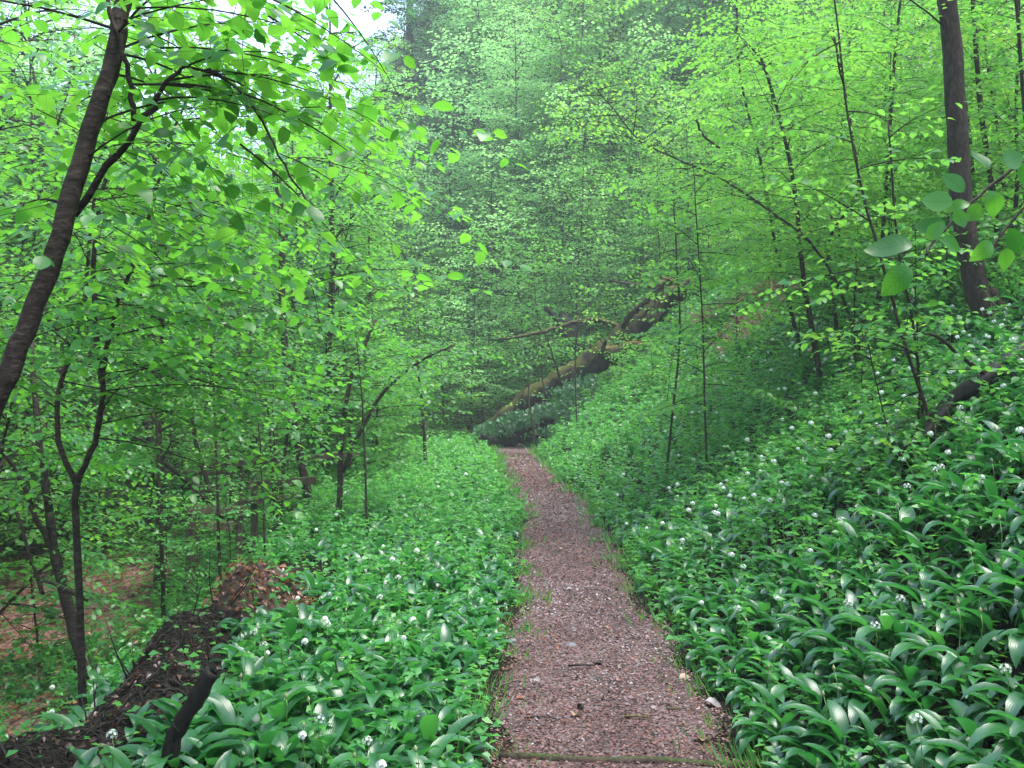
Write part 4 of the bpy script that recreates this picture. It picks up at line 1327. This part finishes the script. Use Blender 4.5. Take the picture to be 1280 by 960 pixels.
def garlic_leaf(arch, seg=7, wide=.13):
    """unit length, base at 0, grows up (+z) and arches out along +y; returns tmpl in (x, y, z)"""
    vs, fs, uv = [], [], []
    ang = math.radians(82); y = z = 0.0
    prev = None
    for i in range(seg + 1):
        t = i / seg
        if i:
            ang -= math.radians(arch) / seg * (1.6 if t > .4 else .5)
            y += math.cos(ang) / seg; z += math.sin(ang) / seg
        hw = .012 if t < .3 else wide * math.sin(math.pi * min(1, (t - .3) / .7) ** .85) ** .8
        if t >= 1:
            hw = 0
        nz = math.cos(ang); ny = -math.sin(ang)
        if hw == 0:
            idx = [len(vs)]; vs.append((0, y, z)); uv.append((0, t))
        else:
            idx = [len(vs) + k for k in range(3)]
            f = hw * .5
            vs += [(-hw, y + ny * f, z + nz * f), (0, y, z), (hw, y + ny * f, z + nz * f)]
            uv += [(-hw, t), (0, t), (hw, t)]
        if prev:
            if len(idx) == 1:
                fs += [(prev[0], prev[1], idx[0]), (prev[1], prev[2], idx[0])]
            else:
                fs += [(prev[0], prev[1], idx[1], idx[0]), (prev[1], prev[2], idx[2], idx[1])]
        prev = idx
    return np.array(vs), fs, np.array(uv)


GL_HI = [garlic_leaf(a, 9, w_) for a, w_ in ((60, .105), (88, .12), (108, .10), (45, .11), (122, .105))]
GL_LO = [garlic_leaf(a, 5, w_) for a, w_ in ((60, .115), (88, .13), (108, .11), (45, .12), (122, .115))]


def flat_add(acc, tm, rot, loc, sc, mat, rnd):
    """add template tm (V,fs,uv) at many places: rot (K,3,3), loc (K,3), sc (K,)"""
    V, fs, uv = tm
    K = len(loc)
    if not K:
        return
    W = np.einsum('kij,vj->kvi', rot, V) * np.asarray(sc)[:, None, None] + loc[:, None]
    flat = np.concatenate([np.array(f) for f in fs]); sz = np.array([len(f) for f in fs])
    L = (flat[None] + (np.arange(K) * len(V))[:, None]).ravel()
    acc.add(W.reshape(-1, 3), L, np.tile(sz, K), mat, np.repeat(rnd, len(V)), np.tile(uv, (K, 1)))


def rotz_tilt(th, tilt):
    """leaf rotated to azimuth th, leaning out by tilt"""
    c, s_ = np.cos(th), np.sin(th)
    ct, st = np.cos(tilt), np.sin(tilt)
    Z0 = np.zeros_like(c); O = np.ones_like(c)
    Rz = np.stack([np.stack([c, -s_, Z0], -1), np.stack([s_, c, Z0], -1), np.stack([Z0, Z0, O], -1)], -2)
    Rx = np.stack([np.stack([O, Z0, Z0], -1), np.stack([Z0, ct, st], -1), np.stack([Z0, -st, ct], -1)], -2)
    return Rz @ Rx


def ball(r=1, n=6):
    a = Acc(); a.tube([(0, 0, -r), (0, 0, -r * .6), (0, 0, 0), (0, 0, r * .7), (0, 0, r * 1.3)], [r * .1, r * .7, r, r * .6, r * .05], n, 0)
    return a


def star_head(k=14):
    """umbel of small six pointed white flowers"""
    a = Acc()
    for i in range(k):
        z = 1 - 1.4 * (i + .5) / k; r = math.sqrt(max(0, 1 - z * z)); th = i * 2.4
        d = np.array([r * math.cos(th), r * math.sin(th), z])
        c = d * .02
        u1 = nrm(np.cross(d, [.3, .5, .8])); u2 = np.cross(d, u1)
        a.sticks([(0, 0, 0)], [c], .0008, .0006, 1)
        for q in range(5):
            an = q * 1.2566
            ax = u1 * math.cos(an) + u2 * math.sin(an) + d * .25
            a.leaves(c[None], ax[None], d[None], .0095, (np.array([(0, 0, 0), (-.28, .5, .05), (0, 1, 0), (.28, .5, .05)], float), [(0, 3, 2, 1)], np.zeros((4, 2))), 0)
    return a


STAR = star_head()
STAR_ME = STAR.mesh("flower_head", [M_PETAL, M_STALK])
_b = ball(.008); BUD_ME = _b.mesh("flower_bud", [M_BUD])
_a = Acc(); _a.tube([(0, 0, 0), (.004, .002, .4), (.01, .0, .8), (.0, .004, 1.0)], [.0026, .0022, .0018, .0014], 5, 0)
STALK_ME = _a.mesh("flower_stalk", [M_STALK])
GL_ME = []
for k, tm in enumerate(GL_HI):
    for c_ in (.2, .55, .9):
        _a = Acc(); _a.add(tm[0], np.concatenate([np.array(f) for f in tm[1]]), [len(f) for f in tm[1]], 0, c_, tm[2])
        GL_ME.append(_a.mesh("garlic_leaf", [M_GARLIC]))


def plant_sites():
    """jittered sites on both sides of the path, with the distance-dependent spacing"""
    out = []
    Q = np.random.RandomState(21)
    y = 2.2
    while y < 33:
        s = np.interp(y, [2, 6, 14, 30], [.13, .145, .22, .36])
        x = -max(6.5, 2)
        xs = np.arange(-7, min(y * .56 + 1.5, 15), s)
        for x in xs:
            xx = x + Q.uniform(-.5, .5) * s; yy = y + Q.uniform(-.5, .5) * s
            out.append((xx, yy))
        y += s
    return np.array(out)


def ground_plants():
    S0 = plant_sites()
    x, y = S0[:, 0], S0[:, 1]
    u = x - path_x(y); hw = path_half(y)
    v = np.abs(u) - hw
    left = u < 0
    ev = edge_v(y)
    ok = (v > .08 + .08 * R.rand(len(v)))
    ok &= ~(left & (v > ev - .48) & (y < 8.0) & ((v < ev + .35) | (y < 5.6) | (R.rand(len(v)) < .6)) & (R.rand(len(v)) < .95))
    ok &= ~(left & (v > ev + 1.5) & (R.rand(len(v)) < np.interp(y, [8, 13], [.8, .35])))
    ok &= np.abs(x) < y * .56 + 1.2
    dirt = (np.hypot((x - DIRT[0]) / .9, (y - DIRT[1]) / 1.2) < 1) & (R.rand(len(v)) < .85)
    ok &= ~dirt
    mound = at(322, 722)
    ok &= np.hypot((x - mound[0]) / .85, (y - mound[1] + .4) / 1.25) > 1
    lt = np.hypot((x - LIT[0]) / 1.7, (y - LIT[1]) / 2.3)
    ok &= ~((lt < 1) & left & (R.rand(len(v)) < .92))
    x, y, v, left, ev = x[ok], y[ok], v[ok], left[ok], ev[ok]
    n = len(x)
    z = hgt(x, y)
    # herb share grows with distance; patchy
    patch = .5 + .5 * np.sin(x * 1.3 + 2 * np.sin(y * .8)) * np.sin(y * .9 + x * .5)
    herb_p = np.where(left, np.interp(y, [4, 9, 14, 20], [.04, .25, .7, 1]), np.interp(y, [4, 7, 11, 18, 28], [.03, .32, .62, .85, .95]))
    herb_p = herb_p * (.5 + patch)
    herb_p = np.where((~left) & (v > 3) & (y > 8), herb_p * .8, herb_p)
    herb = R.rand(n) < herb_p
    gi = np.where(~herb)[0]
    size = R.uniform(.20, .35, n) * np.interp(v, [0, .3, .7], [.6, .9, 1.0])
    # choose the plants that show largest
    X, Y, f = pix(np.stack([x, y, z + .12], -1))
    vis = (X > 0) & (X < 1280) & (Y > 0) & (Y < 985)
    score = np.where(vis[gi], size[gi] / f[gi], 0)
    top = gi[np.argsort(-score)[:300]]
    rest = np.setdiff1d(gi, top)
    # stuff
    acc = Acc(); st = Acc()
    for j in range(8):
        m = rest[R.rand(len(rest)) < (1 if j < 5 else .7)]
        K = len(m)
        th = np.where(R.rand(K) < .45, np.where(left[m], 3.6, 1.9) + R.normal(0, .7, K), R.rand(K) * 6.283)
        rot = rotz_tilt(th, R.uniform(-.1, .45, K))
        which = R.randint(5, size=K)
        near = f[m] < 9
        for w_ in range(5):
            for lo in (0, 1):
                q = (which == w_) & (near == (lo == 0))
                g = m[q]
                flat_add(acc, (GL_HI if lo == 0 else GL_LO)[w_], rot[q], np.stack([x[g], y[g], z[g] - .01], -1) + R.normal(0, .02, (len(g), 3)) * [1, 1, 0], size[g] * R.uniform(.7, 1.15, len(g)), 0, R.rand(len(g)))
    # flowers, most in the band higher up the slope
    fl = rest[R.rand(len(rest)) < np.where(left[rest], .04, np.interp(v[rest], [.3, 1.2, 4, 7], [.08, .42, .42, .15]) * np.interp(y[rest], [4, 6.5], [.2, 1]))]
    V = np.concatenate(STAR.v); fsz = np.concatenate(STAR.n); fl_l = np.concatenate(STAR.l); mats = np.concatenate(STAR.m)
    pet = [i for i in range(len(fsz)) if mats[i] == 0]
    # light version: one cluster of 9 crossed petals
    Q = np.random.RandomState(4)
    vs, fs = [], []
    for i in range(12):
        zz = 1 - 1.3 * (i + .5) / 12; r = math.sqrt(1 - zz * zz); th = i * 2.4
        d = np.array([r * math.cos(th), r * math.sin(th), zz]); u1 = nrm(np.cross(d, [.3, .5, .8])); u2 = np.cross(d, u1); c = d * .02
        b0 = len(vs)
        vs += [c + u1 * .011, c + u2 * .011, c - u1 * .011, c - u2 * .011]; fs.append((b0, b0 + 1, b0 + 2, b0 + 3))
    FL = (np.array(vs), fs, np.zeros((len(vs), 2)))
    K = len(fl)
    hgt_ = size[fl] * R.uniform(.95, 1.25, K)
    p0 = np.stack([x[fl], y[fl], z[fl]], -1); p1 = p0 + np.stack([R.normal(0, .03, K), R.normal(0, .03, K), hgt_], -1)
    acc.sticks(p0, p1, .0022, .0016, 1)
    I = np.repeat(np.eye(3)[None], K, 0)
    flat_add(acc, FL, I, p1, np.interp(f[fl], [3, 12, 25], [.9, 1.15, 1.5]) * R.uniform(.7, 1.2, K), 2, R.rand(K))
    put("wild_garlic_foliage", acc.mesh("wild_garlic_foliage", [M_GARLIC, M_STALK, M_PETAL]), kind="stuff")
    # the 300 that show largest
    for k, g in enumerate(top):
        side = "ravine" if left[g] else "slope"
        r_ = put("wild_garlic_plant", None, loc=(x[g], y[g], z[g] - .01))
        nf = R.rand() < .18
        if left[g]:
            lab = "on the ravine side"
        else:
            lab = "on the slope side"
        star = R.rand() < .3
        vv_ = v[g]
        zone = "at the path edge" if vv_ < .45 else "a stride back" if vv_ < 1.1 else "deep in the patch"
        st_ = ("white starry flower head" if star else "closed papery bud") if nf else "leaves only"
        tag(r_, "wild garlic with %s %s %s" % (st_, zone, lab), "wild garlic", "wild garlic with %s %s %s" % (st_, zone, lab))
        nl = R.randint(6, 9)
        for j in range(nl):
            o = put("leaf", GL_ME[int(R.randint(len(GL_ME)))], r_)
            o.rotation_euler = (-R.uniform(-.1, .5), 0, (3.6 if left[g] else 1.9) + R.normal(0, .7) if R.rand() < .4 else j * 6.283 / nl + R.normal(0, .3))
            o.location = (R.normal(0, .012), R.normal(0, .012), 0)
            s_ = size[g] * R.uniform(.75, 1.15)
            o.scale = (s_ * R.uniform(.9, 1.2), s_, s_)
        if nf:
            h = size[g] * R.uniform(.9, 1.2)
            sk = put("flower_stalk", STALK_ME, r_); sk.scale = (1, 1, h); sk.rotation_euler = (R.normal(0, .08), R.normal(0, .08), 0)
            fo = put("flower_head", STAR_ME if star else BUD_ME, sk); fo.location = (0, .004, 1.0); fo.scale = (1, 1, 1 / h * (1 if fo.data is STAR_ME else 1.5))

    # herbs: upright stems with pairs of leaves
    hi = np.where(herb)[0]
    acc = Acc()
    for rep in range(2):
        m = hi[R.rand(len(hi)) < (1.0 if rep == 0 else .8)]
        K = len(m)
        px_ = x[m] + R.normal(0, .06, K); py_ = y[m] + R.normal(0, .06, K); pz_ = hgt(px_, py_)
        H = R.uniform(.22, .48, K) * np.interp(v[m], [0, .3, .8], [.4, .75, 1])
        lean = R.normal(0, .3, (K, 2))
        top_ = np.stack([px_ + lean[:, 0] * H, py_ + lean[:, 1] * H, pz_ + H], -1)
        b_ = np.stack([px_, py_, pz_], -1)
        acc.sticks(b_, top_, .003, .0015, 1)
        lv = 6
        sc = np.interp(y[m], [4, 12, 28], [.055, .068, .10])
        for L in range(lv):
            t = .25 + .75 * L / (lv - 1)
            tj = np.clip(t + R.normal(0, .07, K), .1, 1)[:, None]
            c = b_ + (top_ - b_) * tj
            th = R.rand(K) * 6.28
            for q in range(2 if L < lv - 1 else 3):
                a_ = th + q * (3.14 if L < lv - 1 else 2.1)
                ax = np.stack([np.cos(a_), np.sin(a_), R.uniform(-.5, .6, K)], -1)
                nn = np.stack([R.normal(0, .5, K), R.normal(0, .5, K), np.ones(K)], -1)
                acc.leaves(c, ax, nn, sc * R.uniform(.8, 1.4, K) * (1.25 - .5 * t), BEECH_F if True else NETTLE, 0, np.clip(R.normal(.5, .2, K) + .3 * (t - .6), 0, 1), width=.95)
    put("herb_undergrowth", acc.mesh("herb_undergrowth", [M_HERB, M_STALK]), kind="stuff")

    # thin ground cover under everything, so little soil shows
    acc = Acc()
    n2 = 70000
    yy = 3 + R.rand(n2) ** 1.3 * 33; xx = R.uniform(-1, 1, n2) * (yy * .56 + 1)
    uu = xx - path_x(yy); vv = np.abs(uu) - path_half(yy)
    ok = (vv > .05) & ~((uu < 0) & (vv > edge_v(yy) - .45) & (vv < edge_v(yy) + .4) & (yy < 8.5) & (R.rand(n2) < .8)) & (np.hypot((xx - DIRT[0]) / 1.1, (yy - DIRT[1]) / 1.4) > 1)
    ok &= ~((uu < 0) & (vv > edge_v(yy) + 1.5) & (R.rand(n2) < .5))
    ok &= ~((np.hypot((xx - LIT[0]) / 1.7, (yy - LIT[1]) / 2.3) < 1) & (R.rand(n2) < .95))
    xx, yy = xx[ok], yy[ok]; K = len(xx)
    th = R.rand(K) * 6.28
    acc.leaves(np.stack([xx, yy, hgt(xx, yy) + R.uniform(.02, .12, K)], -1), np.stack([np.cos(th), np.sin(th), R.uniform(-.3, .3, K)], -1),
               np.stack([R.normal(0, .4, K), R.normal(0, .4, K), np.ones(K)], -1), np.interp(yy, [4, 12, 30], [.05, .07, .13]) * R.uniform(.7, 1.3, K), BEECH_X, 0)
    put("ground_ivy_foliage", acc.mesh("ground_ivy_foliage", [M_HERB]), kind="stuff")

    # dark ivy below and around the log
    acc = Acc()
    K = 9000
    c0 = P(690, 500, 27.0)
    pxx = 595 + 150 * R.rand(K) ** 1.2; t = (pxx - 600) / 200
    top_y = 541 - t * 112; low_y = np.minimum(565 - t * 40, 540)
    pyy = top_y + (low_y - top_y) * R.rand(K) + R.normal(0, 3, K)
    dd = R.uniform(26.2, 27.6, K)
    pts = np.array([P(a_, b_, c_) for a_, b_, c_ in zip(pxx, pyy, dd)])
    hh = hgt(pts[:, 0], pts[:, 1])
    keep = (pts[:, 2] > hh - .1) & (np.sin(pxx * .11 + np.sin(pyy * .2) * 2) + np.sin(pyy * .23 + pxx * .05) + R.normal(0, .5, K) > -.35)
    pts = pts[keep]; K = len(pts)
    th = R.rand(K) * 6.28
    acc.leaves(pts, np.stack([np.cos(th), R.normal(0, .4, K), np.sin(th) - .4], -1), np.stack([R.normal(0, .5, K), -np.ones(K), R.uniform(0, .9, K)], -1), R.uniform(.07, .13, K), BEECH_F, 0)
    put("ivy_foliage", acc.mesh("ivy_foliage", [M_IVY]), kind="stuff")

    # undergrowth of the far hillside: nobody could count it
    acc = Acc()
    K = 150000
    yy = 33 + 50 * R.rand(K) ** 1.2; xx = R.uniform(-1, 1, K) * (yy * .55)
    cl = .5 + .5 * np.sin(xx * 1.9 + np.sin(yy * 1.3) * 2) * np.sin(yy * 1.7 + xx * .6)
    ok = (R.rand(K) < .35 + .65 * cl) & (np.abs(xx - path_x(yy)) > 1.0)
    xx, yy, cl = xx[ok], yy[ok], cl[ok]; K = len(xx)
    th = R.rand(K) * 6.28
    acc.leaves(np.stack([xx, yy, hgt(xx, yy) + R.rand(K) * (.4 + 2.4 * cl)], -1), np.stack([np.cos(th), np.sin(th), R.uniform(-.6, .2, K)], -1),
               np.stack([R.normal(0, .5, K), R.normal(-.3, .5, K), np.ones(K)], -1), R.uniform(.11, .18, K), BEECH_X, 0)
    put("hillside_undergrowth", acc.mesh("hillside_undergrowth", [M_HILL]), kind="stuff")

    # grass along the path edges
    acc = Acc()
    K = 13000
    yy = 3.3 + R.rand(K) ** 1.5 * 26
    sg = np.where(R.rand(K) < .5, -1, 1)
    off = R.normal(.07, .11, K)
    xx = path_x(yy) + sg * (path_half(yy) + off)
    grow = .5 + .5 * np.sin(yy * 3.1 + sg) * np.sin(yy * 7.7)
    ok = R.rand(K) < .12 + .88 * grow ** 2
    xx, yy, sg = xx[ok], yy[ok], sg[ok]; K = len(xx)
    th = R.rand(K) * 6.28
    blade = (np.array([(-.035, 0, 0), (.035, 0, 0), (.03, .5, -.03), (-.03, .5, -.03), (0, 1, -.35)], float), [(0, 1, 2, 3), (3, 2, 4)], np.zeros((5, 2)))
    lean_ = np.stack([np.cos(th) * .8 - sg * .25, np.sin(th) * .8, np.ones(K) * .8], -1)
    acc.leaves(np.stack([xx, yy, hgt(xx, yy) - .005], -1), lean_, np.stack([np.cos(th), np.sin(th), np.zeros(K) + .2], -1), R.uniform(.03, .10, K) * np.interp(yy, [4, 20], [1, 1.6]) * (.5 + grow[ok]), blade, 0, width=np.interp(yy, [4, 20], [1.2, 3]))
    put("grass", acc.mesh("grass", [M_GRASS]), kind="stuff")

    # dead leaves in the ravine and on the slump
    acc = Acc()
    K = 14000
    yy = R.uniform(6, 24, K); vv = R.uniform(1.2, 9, K)
    xx = path_x(yy) - path_half(yy) - edge_v(yy) - vv
    K2 = 1300
    x2 = DIRT[0] + R.normal(0, .55, K2); y2 = DIRT[1] + R.normal(0, .7, K2)
    xx = np.concatenate([xx, x2]); yy = np.concatenate([yy, y2]); K = len(xx)
    th = R.rand(K) * 6.28
    acc.leaves(np.stack([xx, yy, hgt(xx, yy) + R.uniform(.005, .04, K)], -1), np.stack([np.cos(th), np.sin(th), R.uniform(-.3, .3, K)], -1),
               np.stack([R.normal(0, .4, K), R.normal(0, .4, K), np.ones(K)], -1), R.uniform(.05, .09, K), BEECH_F, 0, np.clip(R.normal(.75, .2, K), 0, 1))
    put("leaf_litter", acc.mesh("leaf_litter", [M_LITTER]), kind="stuff")

    # straw hanging over the slump's upper edge
    acc = Acc()
    K = 1500
    q = R.rand(K)
    e = np.array([at(875 + 95 * k, 410 - 45 * k) for k in np.linspace(0, 1, 30)])
    idx = np.clip((q * 29).astype(int), 0, 28)
    pts = e[idx] + (e[idx + 1] - e[idx]) * R.rand(K)[:, None] + R.normal(0, .12, (K, 3)) * [1, 1, .5] + [0, 0, .12]
    acc.leaves(pts, np.stack([R.normal(-.3, .4, K), -R.uniform(.2, 1, K), R.normal(-.3, .5, K)], -1), R.normal(0, 1, (K, 3)), R.uniform(.2, .5, K), blade, 0, width=1.2)
    put("dry_grass", acc.mesh("dry_grass", [M_DRYGRASS]), kind="stuff")


ground_plants()

# ------------------------------------------------------------------ haze
if HAZE > 0:
    m, t, out = newmat("forest mist")
    pv = N(t, "ShaderNodeVolumePrincipled")
    pv.inputs['Color'].default_value = (.86, .92, .95, 1)
    pv.inputs['Density'].default_value = HAZE
    pv.inputs['Anisotropy'].default_value = .2
    t.links.new(pv.outputs[0], out.inputs['Volume'])
    x0, x1, y0, y1, z0, z1 = -330, 330, -215, 510, -14, 90
    a = Acc()
    a.add([(x0, y0, z0), (x1, y0, z0), (x1, y1, z0), (x0, y1, z0), (x0, y0, z1), (x1, y0, z1), (x1, y1, z1), (x0, y1, z1)],
          [0, 3, 2, 1, 4, 5, 6, 7, 0, 1, 5, 4, 1, 2, 6, 5, 2, 3, 7, 6, 3, 0, 4, 7], [4] * 6)
    put("haze", a.mesh("haze", [m], smooth=False), kind="stuff")
